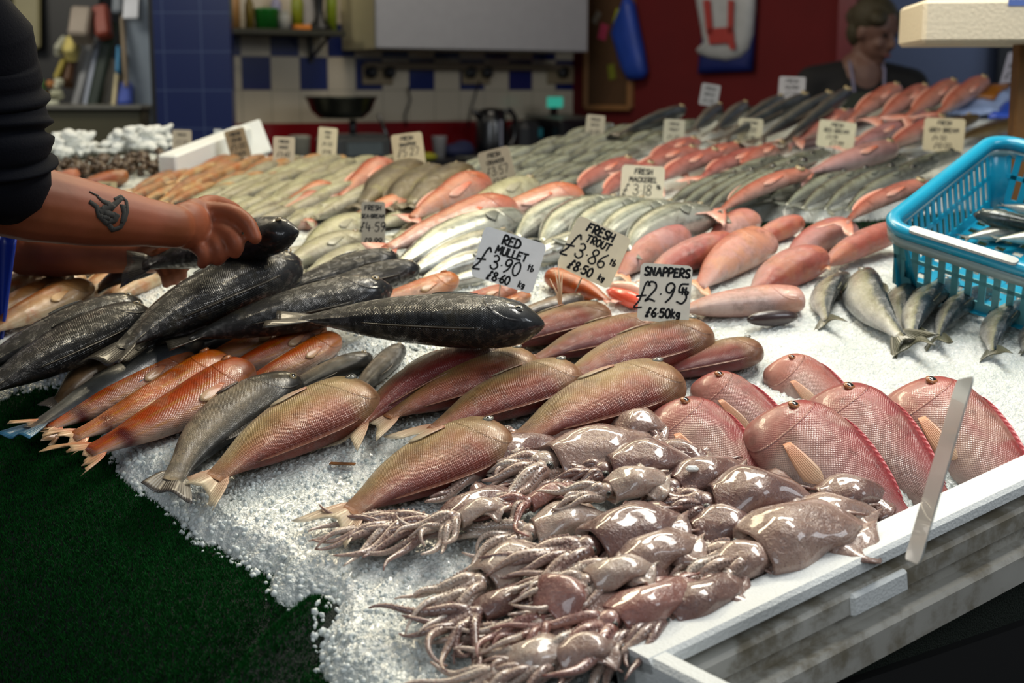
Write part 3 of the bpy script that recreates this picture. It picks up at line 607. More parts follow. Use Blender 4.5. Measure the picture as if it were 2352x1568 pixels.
for lab, tl, hd, kw in [
 ('red mullet under the tail of the big dark fish, farthest of the three there', (430, 850), (690, 740), dict()),
 ('red mullet squeezed between two others above the trout head', (500, 865), (752, 748), dict(lift=.004)),
 ('red mullet whose eye shows just below the big dark fish', (545, 895), (787, 775), dict(lift=.006)),
 ('smooth red mullet lying across above the big dark fish', (815, 712), (1058, 640), dict(lift=.03, fat=1.0)),
 ('short red mullet under the red mullet price card', (1000, 705), (1192, 662), dict(lift=.01)),
 ('small red mullet half in ice right of the big dark fish back', (1090, 712), (1222, 678), dict(lift=.0)),
]: put_fish('red_mullet', lab, 'fish', 'mullet', MU, tl, hd, dors=1, roll=12, bend=-.06, eyemat='eye_red', **kw)
put_fish('trout', 'brown spotted trout with dark back, curved down beside the nearest red mullet', 'fish', 'trout', TR, (372, 1100), (668, 862), fat=1.05, roll=-4, bend=.10, dors=-1, lift=.008)
put_fish('trout', 'olive brown trout tucked behind the bream beside the mullets', 'fish', 'trout', TR, (610, 930), (850, 815), fat=1, roll=20, bend=.04, dors=-1, lift=.002)
put_fish('trout', 'spotted dark trout steeply placed under the big dark fish', 'fish', 'trout', TR, (805, 915), (922, 795), fat=1, roll=20, dors=-1, lift=.0)
put_fish('trout', 'grey trout with a blue tail tip hanging over the grass at left', 'fish', 'trout', ('greyfish', 'grey_fin'), (70, 985), (470, 770), fat=.95, roll=14, bend=-.03, dors=-1, lift=.0)
put_fish('trout', 'brown trout with its tail drooping at the left ice edge', 'fish', 'trout', ('brownfish', 'trout_fin'), (120, 925), (345, 775), fat=1.1, roll=14, bend=.1, dors=1, lift=.004)
put_fish('trout', 'dark trout running under the long black fish to its left', 'fish', 'trout', ('brownfish', 'trout_fin'), (230, 850), (520, 735), fat=.9, roll=14, bend=.03, dors=-1, lift=.012)
put_fish('trout', 'slate trout showing between the mullets and the long black fish', 'fish', 'trout', ('greyfish', 'trout_fin'), (330, 850), (560, 755), fat=.9, roll=14, bend=.03, dors=-1, lift=.006)
put_fish('trout', 'olive trout half hidden behind the trout price card stick', 'fish', 'trout', ('brownfish', 'trout_fin'), (1160, 735), (1340, 682), fat=1.1, roll=14, bend=.03, dors=-1, lift=.012)
GK = 'black bass piled at the left'
for lab, tl, hd, kw in [
 ('black bass at the left image edge, behind its twin', (-70, 850), (322, 692), dict(lift=.03)),
 ('black bass in front at the left edge with a rounded shiny head', (-60, 905), (338, 712), dict(lift=.04)),
 ('black bass lying low under the biggest one', (300, 800), (690, 648), dict(lift=.03)),
 ('biggest black bass, its gold flecked head under the hands', (262, 792), (680, 595), dict(lift=.062, fat=1.05, zb=.02)),
 ('long black bass curving up to the right above the mullets', (430, 775), (900, 660), dict(lift=.045, fat=.85, bend=.02)),
 ('black bass behind, the farther of the pair by the sea bream card', (640, 668), (912, 588), dict(lift=.03)),
 ('black bass with round head, the nearer of the pair by the sea bream card', (700, 678), (962, 612), dict(lift=.035)),
]: put_fish('black_bass', lab, 'fish', 'bass', BK, tl, hd, dors=-1, bend=kw.pop('bend', .04), roll=12, group=GK, eyemat='eye', **kw)
put_fish('black_bass', 'big dark grey fish in the centre lying across the others, gold line behind its head', 'fish', 'bass', BK, (690, 728), (1252, 742), fat=1.0, roll=10, bend=.03, lift=.085, dors=-1, eyemat='eye_grey')
for lab, tl, hd, kw in [
 ('leftmost sardine, its forked tail spread on the ice', (1886, 728), (1932, 630), dict(fat=1.1, lift=.006)),
 ('fat sardine with yellow head tipped against its neighbour', (2056, 768), (1968, 622), dict(fat=1.05, lift=.012)),
 ('small sardine behind the fat one with the yellow head', (2068, 750), (2085, 648), dict(fat=1.1, lift=.004)),
 ('sardine in the middle of the bunch leaning right', (2080, 772), (2182, 645), dict(fat=.95, lift=.012)),
 ('slender sardine pointing up right to the basket', (2142, 768), (2276, 660), dict(fat=.85, lift=.006)),
 ('bent sardine with tail straight down, right of the bunch', (2268, 798), (2345, 692), dict(fat=1.15, lift=.008)),
 ('sardine cut by the right image edge', (2345, 800), (2430, 720), dict(fat=1.2)),
]: put_fish('sardine', lab, 'fish', 'sardine', SA, tl, hd, dors=-1, roll=36, zb=.03, bend=.08, group='sardines on the open ice', eyemat='eye_grey', **kw)
# ---------------------------------------------------------------- squid
def squid(label, tip_px, head_px, skin='squid', fat=1.0, arms=8, armlen=.5, heading=None, seed=0, lift=0, fins=True, wig=1.0, flatten=.62, eye=True, mantle=True, group='raw squid heaped in front'):
    """tip = closed end of the mantle, head = where the arms start"""
    rs = random.Random(seed*7+3)
    a, b = P(*tip_px, lift+.012), P(*head_px, lift+.012); ln = (b-a).length; X = (b-a).normalized(); c = (a+b)/2; a = c+(a-c)*1.12; b = c+(b-c)*1.12; ln *= 1.12; fat *= 1.25; n = nrm(c.x, c.y); Z = (n-X*n.dot(X)).normalized(); Y = Z.cross(X)
    R = Matrix((X, Y, Z)).transposed().to_4x4(); R.translation = c
    root = thing('squid', label, 'squid', mat=R, group=group); ml = ln*.82
    if mantle:
        G = MB(); nt, na = 26, 22; v = []; f = []; w0 = ln*.17*fat; bend = rs.uniform(-.07, .07)*ln; ph = rs.uniform(0, 6)
        for i in range(nt):
            t = i/(nt-1); r = w0*(math.sin(min(1, t*1.25)*math.pi/2)**.75)*(1-.10*max(0, t-.8)/.2); r *= 1+.08*math.sin(t*11+ph)*min(1, t*4)
            if i == 0: r = .0008
            for k in range(na):
                w = 2*math.pi*k/na; wr = 1+.07*math.sin(3*w+t*7+ph)+.04*math.sin(5*w-t*13)
                v.append((-ln/2+t*ml, r*wr*math.cos(w)+bend*math.sin(t*math.pi), r*wr*math.sin(w)*flatten+.01*fat*math.sin(t*math.pi)))
        # the open collar folds inward
        for sc2, dx in ((.90, .002), (.72, -.012)):
            for k in range(na):
                p = v[(nt-1)*na+k]; v.append((p[0]+dx, p[1]*sc2, p[2]*sc2))
        nt += 2
        for i in range(nt-1):
            for k in range(na): k2 = (k+1) % na; f.append((i*na+k, i*na+k2, (i+1)*na+k2, (i+1)*na+k))
        f.append(tuple(range(na-1, -1, -1))); G.add(v, f); o = G.out('mantle', M[skin], root)
        if fins:
            for sgn in (-1, 1):
                g = []
                for i in range(9):
                    t = i/8; row = []; wd = ln*.20*fat*math.sin(math.pi*min(1, t*.95+.05))**.8
                    for j in range(6):
                        u = j/5; row.append((-ln/2+ml*(.0+.48*t)+.01*u, bend*math.sin(t*.48*math.pi)+sgn*(w0*.55*math.sin(min(1, t*.6+.15)*math.pi/2)+wd*u), .004+w0*.20*(1-u)+.006*math.sin(t*9+u*4+ph)*u))
                    g.append(row)
                MB().sheet(g, .003).out('fin', M[skin], root)
    hx = -ln/2+ml; hr = ln*.085*fat**.5
    h = MB(); h.ell((hx+ln*.06, 0, .004), (ln*.11, hr*1.05, hr*.85)); h.out('head', M['squid_pale' if skin == 'squid' else skin], root)
    if eye:
        for sgn in (-1, 1):
            e = MB().ell((hx+ln*.07, sgn*hr*.85, hr*.45), (hr*.36, hr*.28, hr*.36)).out('eye', M['eye_grey'], root); MB().ell((hx+ln*.075, sgn*hr*1.0, hr*.58), (hr*.2, hr*.16, hr*.22)).out('pupil', M['pupil'], e)
    base = heading or 0.0
    for k in range(arms):
        long = k >= 8; L = ln*armlen*rs.uniform(.75, 1.25)*(1.5 if long else 1); ang = math.radians(base+(k/(arms-1)-.5)*55*wig+rs.uniform(-10, 10)); r0 = ln*.030*rs.uniform(.8, 1.2)*fat**.4; r0 = 1.2*max(.0058, min(r0*1.35, .0115))*rs.uniform(.8, 1.15)
        if long: r0 *= .55
        p = Vector((hx+ln*.10, (k % 8-3.5)*hr*.22, .002+rs.uniform(-.2, .4)*hr)); pts = [p.copy()]; N = 18; cv = rs.uniform(-1, 1)*1.5*wig; cv2 = rs.uniform(-1, 1)*3.6*wig; L = min(L, .125); zz = rs.uniform(0, .012)+(.010 if k % 2 else 0)
        for i in range(N):
            u = i/N; ang += (cv*(u)+cv2*u*u*u)/N*1.6; p = p+Vector((math.cos(ang), math.sin(ang), 0))*(L/N); z = p.z*(1-u)+(zz*(1-u)+.001)*u+.004*math.sin(u*8+k); pts.append(Vector((p.x, p.y, z)))
        rad = [max(.0011, r0*(1-(i/N))**.75+r0*.12) for i in range(N+1)]
        m = MB().tube(pts, rad, 9)
        if not long:
            for i in range(2, N-2):   # suckers
                for s_ in (-1, 1):
                    q_ = pts[i]; d = (pts[i+1]-pts[i-1]).normalized(); sd = d.cross(Vector((0, 0, 1))); m.ell(q_+sd*s_*rad[i]*.6+Vector((0, 0, rad[i]*.75)), (rad[i]*.26,)*3, None, 6, 4)
        m.out('tentacle' if long else 'arm', M[skin if k % 3 else 'squid_pale' if skin != 'squid_dark' else 'squid'], root)
    return root
for k, a in enumerate([
 ('squid with mantle under the tail of the large golden bream', (1375, 985), (1180, 1015), dict(skin='squid', fat=.9, armlen=.35, arms=6)),
 ('glassy squid at the back with a rounded orange-tinged mantle beside the leftmost snapper', (1530, 985), (1400, 1005), dict(skin='squid', fat=1.5, armlen=.4, arms=6, lift=.01)),
 ('purple-headed squid curled round beside the leftmost snapper', (1640, 1075), (1500, 1020), dict(skin='squid_dark', fat=.9, armlen=.35, arms=8, lift=.01)),
 ('reddish squid lying left of centre under the nearest bream head', (1290, 1020), (1080, 1085), dict(skin='squid_dark', fat=.9, armlen=.5, lift=.004)),
 ('squid with long mantle in the second row, right of the nearest bream', (1500, 1010), (1230, 1075), dict(skin='squid', fat=1.0, armlen=.45, lift=.012)),
 ('grey-pink squid with broad mantle behind the pale pair of arms', (1590, 1065), (1370, 1090), dict(skin='squid_dark', fat=1.2, armlen=.4, lift=.016)),
 ('pale squid showing two thick white arms in the middle of the heap', (1530, 1100), (1380, 1135), dict(skin='squid_pale', fat=1.2, armlen=.7, arms=6, lift=.03, wig=.6)),
 ('brown squid with its arms spilling left onto the open ice', (1180, 1130), (1000, 1215), dict(skin='squid_dark', fat=.75, armlen=.8, arms=8, lift=.008, wig=.9, heading=-22)),
 ('squid whose arms hang farthest over the green mat', (1000, 1160), (925, 1200), dict(skin='squid', fat=1.0, armlen=2.6, arms=8, heading=-20, lift=.006, mantle=False)),
 ('pinkish squid beside the hanging arms, pale arms reaching toward the mat', (1165, 1170), (1040, 1195), dict(skin='squid_pale', fat=.9, armlen=.95, arms=8, lift=.024, heading=35, wig=1.0)),
 ('squid with thin tangled arms between the pale pair and the left cluster', (1330, 1130), (1200, 1160), dict(skin='squid_pink', fat=.8, armlen=.8, arms=8, lift=.012, wig=1.4)),
 ('large dark squid with glossy mantle in the centre right of the heap', (1860, 1150), (1600, 1165), dict(skin='squid_dark', fat=1.3, armlen=.4, lift=.014)),
 ('squid with pointed fin standing up near the white styrofoam crumb', (1700, 1070), (1530, 1130), dict(skin='squid_dark', fat=1.0, armlen=.4, lift=.014)),
 ('brown squid under the front snapper with its fin folded up', (2050, 1140), (1850, 1160), dict(skin='squid_dark', fat=1.2, armlen=.3, lift=.006, arms=6)),
 ('squid with a big smooth mantle against the styrofoam box rim', (1985, 1215), (1690, 1290), dict(skin='squid', fat=1.25, armlen=.45, lift=.018)),
 ('grey squid mantle lying behind the big smooth one by the rim', (2010, 1180), (1800, 1190), dict(skin='squid', fat=1.1, armlen=.3, lift=.008)),
 ('wide striped squid body in the middle of the heap, arms to the left', (1560, 1190), (1330, 1270), dict(skin='squid_dark', fat=1.1, armlen=.75, lift=.03, wig=.5, heading=-8)),
 ('squid with long yellowish arms running down left from the centre', (1600, 1240), (1400, 1320), dict(skin='squid', fat=1.0, armlen=1.0, lift=.026, wig=.6)),
 ('cream squid showing its white inner flesh at the front left of the heap', (1250, 1270), (1090, 1350), dict(skin='squid_pale', fat=1.2, armlen=.8, lift=.010, wig=.7)),
 ('squid with brown curled arm tips at the front edge of the open ice', (1230, 1345), (1080, 1420), dict(skin='squid_dark', fat=.8, armlen=.9, lift=.010, wig=1.4)),
 ('rosy squid whose red mantle points at the near corner of the box', (1600, 1340), (1380, 1440), dict(skin='squid_pink', fat=.85, armlen=.7, lift=.022)),
 ('squid head with a dark eye turned up, in front of the big smooth mantle', (1800, 1270), (1620, 1330), dict(skin='squid', fat=1.1, armlen=.5, lift=.014)),
 ('pink domed squid mantle low in the heap above the picture edge', (1350, 1365), (1240, 1440), dict(skin='squid_pink', fat=1.7, armlen=.9, lift=.018, arms=8)),
 ('squid at the bottom picture edge left of the box corner', (1420, 1480), (1250, 1530), dict(skin='squid', fat=1.1, armlen=.8, lift=.014)),
 ('rusty squid lying along the inner side of the box rim', (1700, 1330), (1500, 1430), dict(skin='squid_dark', fat=.9, armlen=.6, lift=.014)),
 ('pale squid at the very bottom with arms running out of the picture', (1300, 1480), (1150, 1560), dict(skin='squid_pale', fat=1.2, armlen=.9, lift=.008)),
 ('slack brown squid between the cream one and the box', (1480, 1370), (1300, 1470), dict(skin='squid_dark', fat=.9, armlen=.8, lift=.006)),
 ('flattened brown squid deep in the heap below the dark glossy one', (1760, 1210), (1560, 1240), dict(skin='squid_dark', fat=1.2, armlen=.5, lift=.0)),
 ('grey squid low in the heap left of the white crumb', (1500, 1050), (1300, 1110), dict(skin='squid', fat=1.2, armlen=.6, lift=.0)),
 ('pale squid low in the heap between the striped one and the left cluster', (1400, 1200), (1200, 1230), dict(skin='squid_pale', fat=1.1, armlen=.8, lift=.0)),
 ('brown squid low in the heap under the yellowish arms', (1560, 1290), (1340, 1370), dict(skin='squid_dark', fat=1.3, armlen=.7, lift=.002)),
 ('squid low in the heap just inside the near corner of the box', (1580, 1400), (1400, 1490), dict(skin='squid', fat=1.1, armlen=.7, lift=.0)),
 ('pink squid low in the heap near the folded-fin squid', (1900, 1215), (1720, 1225), dict(skin='squid_pink', fat=1.1, armlen=.4, lift=.0)),
 ('dark squid low at the front, right of the curled arm tips', (1330, 1410), (1170, 1460), dict(skin='squid_dark', fat=1.2, armlen=.9, lift=.0)),
 ('cream squid high on the heap left of the rosy one', (1500, 1300), (1330, 1345), dict(skin='squid_pale', fat=1.0, armlen=.8, lift=.034)),
]):
    lab, tp, hp, kw = a; squid(lab, tp, hp, seed=k+1, **kw)
# ---------------------------------------------------------------- polystyrene box at the near right
t = NT('polystyrene'); O = t.tc.outputs['Object']; v = t.voro(O, 260, 1); n = t.noise(O, 5, 5)
M['foam'] = t.fin(t.mix(t.math('MULTIPLY', t.step(.52, .7, n), .25), lin('dfe3e2'), lin('b9b6a6')), .55, t.bump(v, .35, .002), Subsurface_Weight=.2, Subsurface_Radius=(.01, .01, .01))
t = NT('dirty_polystyrene'); O = t.tc.outputs['Object']; n = t.noise(O, 14, 5, .65); n2 = t.noise(O, 3, 3)
M['foam_dirty'] = t.fin(t.mix(t.step(.4, .65, n), t.mix(t.step(.4, .6, n2), lin('b8b7b0'), lin('a2a098')), lin('77705f')), .6, t.bump(n, .3, .003))
t = NT('dirt_on_foam'); 
A = P(1418, 1470, .030); B = P(2352, 1040, .030); ex = (B-A).normalized(); hz = Vector((ex.x, ex.y, 0)).normalized(); outn = Vector((hz.y, -hz.x, 0))   # outward, to the customer
upv = outn.cross(ex)*-1
if upv.z < 0: upv = -upv
R = Matrix((ex, outn, upv)).transposed().to_4x4(); R.translation = A
box = thing('polystyrene_box', 'white polystyrene fish box edge with stepped dirty side at the lower right', 'box', mat=R)
def extr(profile, x0, x1, bev=.0, n=2, jag=None):
    m = MB(); k = len(profile); xs = [x0+(x1-x0)*i/n for i in range(n+1)]; v = [(x, p[0], p[1]) for x in xs for p in profile]; f = []
    for i in range(n):
        for j in range(k): j2 = (j+1) % k; f.append((i*k+j, i*k+j2, (i+1)*k+j2, (i+1)*k+j))
    f.append(tuple(range(k-1, -1, -1))); f.append(tuple(n*k+j for j in range(k))); return m.add(v, f)
LB = 1.05
m = extr([(0, -.10), (-.002, -.004), (.004, 0), (.056, -.001), (.061, -.006), (.062, -.018), (.030, -.024), (.030, -.10)], -.003, LB, n=8); m.out('rim', M['foam'], box, smooth=False)
m = extr([(.031, -.03), (.060, -.034), (.064, -.040), (.064, -.062), (.050, -.066), (.050, -.13), (.031, -.13)], .05, LB, n=8); m.out('side_ledge', M['foam_dirty'], box, smooth=False)
m = extr([(.031, -.085), (.072, -.088), (.076, -.094), (.076, -.130), (.031, -.13)], -.003, LB, n=4); m.out('lower_step', M['foam_dirty'], box, smooth=False)
for x0, x1 in ((.30, .40), (.66, .76)):
    MB().box(((x0+x1)/2, .063, -.052), (x1-x0, .012, .030), None, .004).out('side_rib', M['foam'], box, smooth=False)
m = MB().box((.012, .12, -.066), (.03, .26, .128), None, .006); m.out('end_wall', M['foam'], box, smooth=False)
o = MB().box((LB/2, .028, -.62), (LB+.3, .03, 1.0)).out('under_table_shade', plain('0b0c0d', .6, .1, name='painted_shade_black'), smooth=False); o.matrix_world = Matrix(((hz.x, outn.x, 0, A.x), (hz.y, outn.y, 0, A.y), (0, 0, 1, A.z), (0, 0, 0, 1))) @ Matrix.Translation((0, 0, 0)); tag(o, 'black sheet added as the shade under the table below the box edge', 'panel')  # added black sheet: the darkness under the table is put into its colour
# flat crumbs
c = P(1590, 1076, .055); tag(MB().box(c, (.017, .012, .007), None, .003).out('styrofoam_crumb', M['foam'], smooth=False), 'small white crumb of styrofoam on the squid', 'crumb')
c = P(787, 1066, .004); Rz = Matrix.Translation(c) @ Matrix.Rotation(math.radians(-8), 4, 'Z')
o = MB().box((0, 0, .001), (.036, .010, .0016), Rz, 0).out('brown_strip', plain('7a4c22', .4, .1, name='brown_strip'), smooth=False); tag(o, 'short brown strip lying on the ice behind the nearest bream', 'strip')
# the card that stands edge-on in the box
t = NT('frosted_card'); M['cardedge'] = t.fin(lin('c9cfcd'), .3, None, Transmission_Weight=.35, Coat_Weight=.3)
bp = at(2095, 1290, 1.475); tp = at(2218, 868, 1.52); zz = (tp-bp); hgt = zz.length; Zc = zz.normalized(); side = Vector((-bp.x, -bp.y, 0)).normalized(); Xc = (side-Zc*side.dot(Zc)).normalized(); Xc = (Matrix.Rotation(math.radians(7), 4, Zc) @ Xc); Yc = Zc.cross(Xc)
R = Matrix((Xc, Yc, Zc)).transposed().to_4x4(); R.translation = bp
def rrect(w, h, r, n=5):
    p = []
    for cx, cy, a0 in ((w/2-r, h/2-r, 0), (-w/2+r, h/2-r, 90), (-w/2+r, -h/2+r, 180), (w/2-r, -h/2+r, 270)):
        for k in range(n+1): a = math.radians(a0+90*k/n); p.append((cx+r*math.cos(a), cy+r*math.sin(a)))
    return p
def plate(w, h, r, th, M_=None):
    p = rrect(w, h, r); n = len(p); v = [(x, -th/2, y) for x, y in p]+[(x, th/2, y) for x, y in p]; f = [tuple(range(n)), tuple(range(2*n-1, n-1, -1))]+[(i, i+n, (i+1) % n+n, (i+1) % n) for i in range(n)]
    if M_ is not None: v = [M_ @ Vector(q) for q in v]
    return MB().add(v, f)
o = plate(.085, hgt, .010, .0016, Matrix.Translation((0, 0, hgt/2))).out('price_card', M['cardedge'], smooth=False); o.matrix_world = R; tag(o, 'blank-looking translucent card seen edge-on, stuck in the polystyrene box rim', 'price card')
# ---------------------------------------------------------------- price cards
GL = {
 'A': [[(0, 0), (.45, 1), (.85, 0)], [(.15, .4), (.7, .4)]], 'B': [[(0, 0), (.05, 1), (.5, .95), (.6, .75), (.45, .55), (.05, .5)], [(.05, .5), (.6, .45), (.7, .22), (.5, .02), (0, 0)]],
 'C': [[(.7, .85), (.45, 1), (.15, .85), (0, .5), (.1, .15), (.4, 0), (.7, .12)]], 'D': [[(.05, 1), (0, 0)], [(0, 1), (.45, .92), (.75, .55), (.55, .12), (0, 0)]],
 'E': [[(.65, .98), (.08, 1), (0, 0), (.62, .02)], [(.04, .52), (.5, .54)]], 'F': [[(.7, 1), (.08, .95), (0, 0)], [(.04, .5), (.5, .55)]],
 'G': [[(.65, .85), (.4, 1), (.1, .8), (0, .45), (.2, .05), (.55, .05), (.65, .4), (.4, .42)]], 'H': [[(.05, 1), (0, 0)], [(.65, 1), (.65, 0)], [(0, .48), (.65, .52)]], 'I': [[(.1, 1), (.1, 0)]],
 'K': [[(.05, 1), (0, 0)], [(.65, 1), (.05, .45), (.7, 0)]], 'L': [[(.05, 1), (0, .02), (.55, 0)]], 'M': [[(0, 0), (.1, 1), (.4, .35), (.75, 1), (.85, 0)]], 'N': [[(0, 0), (.08, 1), (.6, .05), (.68, 1)]],
 'O': [[(.35, 1), (.06, .8), (0, .4), (.2, .03), (.5, .03), (.7, .4), (.62, .8), (.35, 1)]], 'P': [[(0, 0), (.06, 1), (.5, .98), (.62, .75), (.45, .52), (.05, .45)]],
 'R': [[(0, 0), (.06, 1), (.5, .98), (.62, .75), (.42, .52), (.05, .48), (.65, 0)]], 'S': [[(.6, .9), (.35, 1), (.08, .85), (.15, .58), (.5, .42), (.58, .15), (.3, 0), (0, .1)]],
 'T': [[(0, .95), (.75, 1)], [(.38, .97), (.32, 0)]], 'U': [[(.03, 1), (0, .3), (.2, .02), (.5, .05), (.62, .35), (.66, 1)]], 'W': [[(0, 1), (.2, 0), (.45, .7), (.7, 0), (.9, 1)]], 'Y': [[(0, 1), (.35, .5)], [(.7, 1), (.2, 0)]],
 'V': [[(0, 1), (.3, 0), (.65, 1)]], 'X': [[(0, 1), (.6, 0)], [(.6, 1), (0, 0)]], '-': [[(.05, .5), (.35, .52)]], '.': [[(.08, .42), (.10, .40)]], ' ': [],
 '0': [[(.35, 1), (.06, .8), (0, .4), (.2, .03), (.45, .03), (.62, .4), (.55, .8), (.35, 1)]], '1': [[(.1, 1), (.1, 0)]], '2': [[(.05, .8), (.2, 1), (.5, .95), (.58, .7), (.35, .4), (0, .02), (.25, .12), (.6, .02)]],
 '3': [[(.05, .9), (.3, 1), (.55, .82), (.45, .6), (.2, .52), (.5, .45), (.62, .22), (.4, 0), (.1, .05), (0, .2)]], '4': [[(.1, 1), (.02, .4), (.6, .38)], [(.42, .7), (.4, 0)]], '5': [[(.6, 1), (.15, .95), (.08, .58), (.4, .6), (.58, .3), (.35, .0), (0, .08)]],
 '6': [[(.5, 1), (.15, .65), (0, .25), (.25, 0), (.52, .12), (.5, .38), (.25, .45), (.05, .3)]], '7': [[(0, 1), (.6, .97), (.25, 0)]], '8': [[(.35, .52), (.08, .72), (.2, .97), (.48, .95), (.52, .72), (.1, .35), (.05, .1), (.35, 0), (.6, .15), (.52, .38), (.35, .52)]],
 '9': [[(.52, .75), (.3, .5), (.06, .6), (.08, .88), (.35, 1), (.56, .8), (.4, .3), (.1, 0)]], '£': [[(.62, .85), (.5, 1), (.38, .85), (.22, .3), (0, 0), (.35, .02)], [(.05, .42), (.48, .48)]], 't': [[(.2, 1), (.2, 0)], [(0, .7), (.5, .7)]], 'b': [[(.05, 1), (0, 0), (.4, .1), (.4, .4), (.05, .4)]], 'g': [[(.4, .6), (.1, .6), (0, .3), (.3, .2), (.42, .6), (.35, -.1), (.05, -.1)]], 'k': [[(.05, 1), (0, 0)], [(.45, .7), (.05, .35), (.5, 0)]],
}
def cr(pts):
    if len(pts) < 3: return [Vector((x, y)) for x, y in pts]
    p = [Vector(q) for q in pts]; p = [p[0]*2-p[1]]+p+[p[-1]*2-p[-2]]; out = []
    for i in range(1, len(p)-2):
        for k in range(4):
            t = k/4; out.append(.5*((2*p[i])+(p[i+1]-p[i-1])*t+(2*p[i-1]-5*p[i]+4*p[i+1]-p[i+2])*t*t+(3*p[i]-p[i-1]-3*p[i+1]+p[i+2])*t**3))
    return out+[p[-2]]
def text(m, s, x, y, h, w=.007, adv=.95, y0=-.0011, slant=.08, rs=None):
    """strokes drawn by a marker pen; x, y in card units"""
    for ch in s:
        g = GL.get(ch, []); wd = max([p[0] for st in g for p in st] or [.4])
        for st in g:
            pts = cr(st) if ch not in 'AEFHIKLMNTVWXYZk1' else [Vector(q) for q in st]
            pts = [Vector((x+(q.x+slant*q.y)*h*.8, y+q.y*h)) for q in pts]
            for i in range(len(pts)-1):
                a, b = pts[i], pts[i+1]; d = b-a
                if d.length < 1e-7: continue
                d.normalize(); nn = Vector((-d.y, d.x))*w/2; a2, b2 = a-d*w*.25, b+d*w*.25
                m.add([(a2.x+nn.x, y0, a2.y+nn.y), (a2.x-nn.x, y0, a2.y-nn.y), (b2.x-nn.x, y0, b2.y-nn.y), (b2.x+nn.x, y0, b2.y+nn.y)], [(0, 1, 2, 3)])
        x += (wd*.8+.22)*h*adv
    return x
M['ink'] = plain('101418', .6, .02, name='marker_ink')
def cardmat(c): return plain(c, .42, .05, .15, 40, coat=.15, name='card_plastic')
def tw(s, h, adv=.95): return sum((max([p[0] for st in GL.get(ch, []) for p in st] or [.4])*.8+.22)*h*adv for ch in s)
def card(label, cx, cy, wpx, hpx, rot, y, lines, col='cfcabb', yaw=0, spike=None, pitch=0, wfac=1.0, r=.10):
    """centre pixel and pixel size at distance y; lines = (text, centre x, base y, height, pen width) in card heights"""
    if y > 2.4 and label[:4] != 'pale': y = P(cx, min(cy+hpx*.5+12, 600)).y*.982
    c = at(cx, cy, y); d = y/CP; k = d/FPX; W, H = wpx*k, hpx*k
    to = Vector((-c.x, -c.y, EYE-c.z)).normalized(); Yv = -to; Zv = Vector((0, 0, 1)); Zv = (Zv-Yv*Zv.dot(Yv)).normalized(); Xv = Yv.cross(Zv)
    R = Matrix((Xv, Yv, Zv)).transposed().to_4x4(); R = R @ Matrix.Rotation(math.radians(rot), 4, 'Y') 
    if yaw: R = R @ Matrix.Rotation(math.radians(yaw), 4, 'Z'); W = W/math.cos(math.radians(yaw))
    if pitch: R = R @ Matrix.Rotation(math.radians(pitch), 4, 'X')
    R.translation = c; root = thing('price_card', label, 'price card', mat=R)
    plate(W, H, min(W, H)*r, .0016).out('card', cardmat(col), root, smooth=False)
    m = MB()
    for s, x, yy, h, pw in lines: 
        adv = .95; wd = tw(s, h*H, adv); text(m, s, x*W-wd/2*(1 if x >= -9 else 0), (yy-.5)*H, h*H, pw*H, adv)
    if m.v: m.out('lettering', M['ink'], root, smooth=False)
    if spike:
        a = R.inverted() @ at(*spike[0], y*1.003); b = R.inverted() @ P(*spike[1], 0); MB().tube([a+Vector((0, .002, 0)), b], [.0013, .0011], 8).out('spike', plain('9a958a', .35, .1, metal=.7, name='spike_metal'), root)
    else: MB().tube([(0, .003, -.1*H), (0, .004, -.5*H-.035)], [.0016, .0016], 8).out('spike', plain('3a3c3c', .4, .1, name='dark_spike'), root)
    return root
card('white card reading red mullet and two prices, tilted to the right', 1168, 597, 147, 118, 17, 2.30, [('RED', -.02, .76, .17, .042), ('MULLET', .03, .56, .15, .038), ('£', -.37, .16, .46, .038), ('3.90', .0, .25, .27, .034), ('tb', .37, .42, .12, .028), ('£8.60', -.06, .04, .16, .036), ('kg', .31, .06, .12, .028)], 'eef2f3', spike=((1150, 645), (1145, 690)))
card('cream card reading fresh trout and two prices, tilted steeply', 1364, 579, 132, 126, 24, 2.34, [('FRESH', -.02, .80, .15, .040), ('TROUT', .02, .62, .13, .034), ('£', -.38, .24, .44, .036), ('3.86', .0, .29, .27, .030), ('tb', .38, .42, .11, .028), ('£8.50', -.08, .06, .16, .036), ('kg', .31, .08, .11, .028)], 'f0e6c8', spike=((1336, 638), (1318, 678)))
card('upright card reading snappers at 2.95 a pound, standing behind the breams', 1527, 673, 118, 132, 3, 2.22, [('SNAPPERS', .03, .79, .14, .038), ('£', -.40, .22, .46, .032), ('2.95', .06, .34, .34, .034), ('tb', .39, .50, .12, .034), ('£6.50kg', .0, .08, .15, .036)], 'ecebdc')
card('cream card reading fresh mackerel and two prices', 1475, 430, 97, 97, 3, 2.95, [('FRESH', .02, .80, .12, .028), ('MACKEREL', .02, .62, .11, .026), ('£', -.36, .30, .26, .026), ('3.18', .02, .32, .24, .024), ('tb', .38, .48, .09, .026), ('£17.00', -.06, .08, .16, .026), ('kg', .32, .14, .09, .026)], 'ded6bc')
card('narrow card reading fresh sea-bream and two prices beside the black bass', 857, 518, 54, 108, 1, 2.70, [('FRESH', .0, .82, .10, .024), ('SEA-BREAM', .0, .66, .075, .020), ('£4.59', .0, .38, .19, .024), ('£9.99', .0, .10, .14, .024)], 'aaa494', r=.12)
card('pointed slanting card reading fresh croaker at 3.57 in front of the grey fish rows', 1142, 385, 72, 84, -14, 3.25, [('FRESH', .0, .80, .11, .026), ('CROAKER', .0, .62, .10, .024), ('£3.57', .0, .32, .22, .024), ('£7.85', .0, .06, .15, .024)], 'b3a994', yaw=-20)
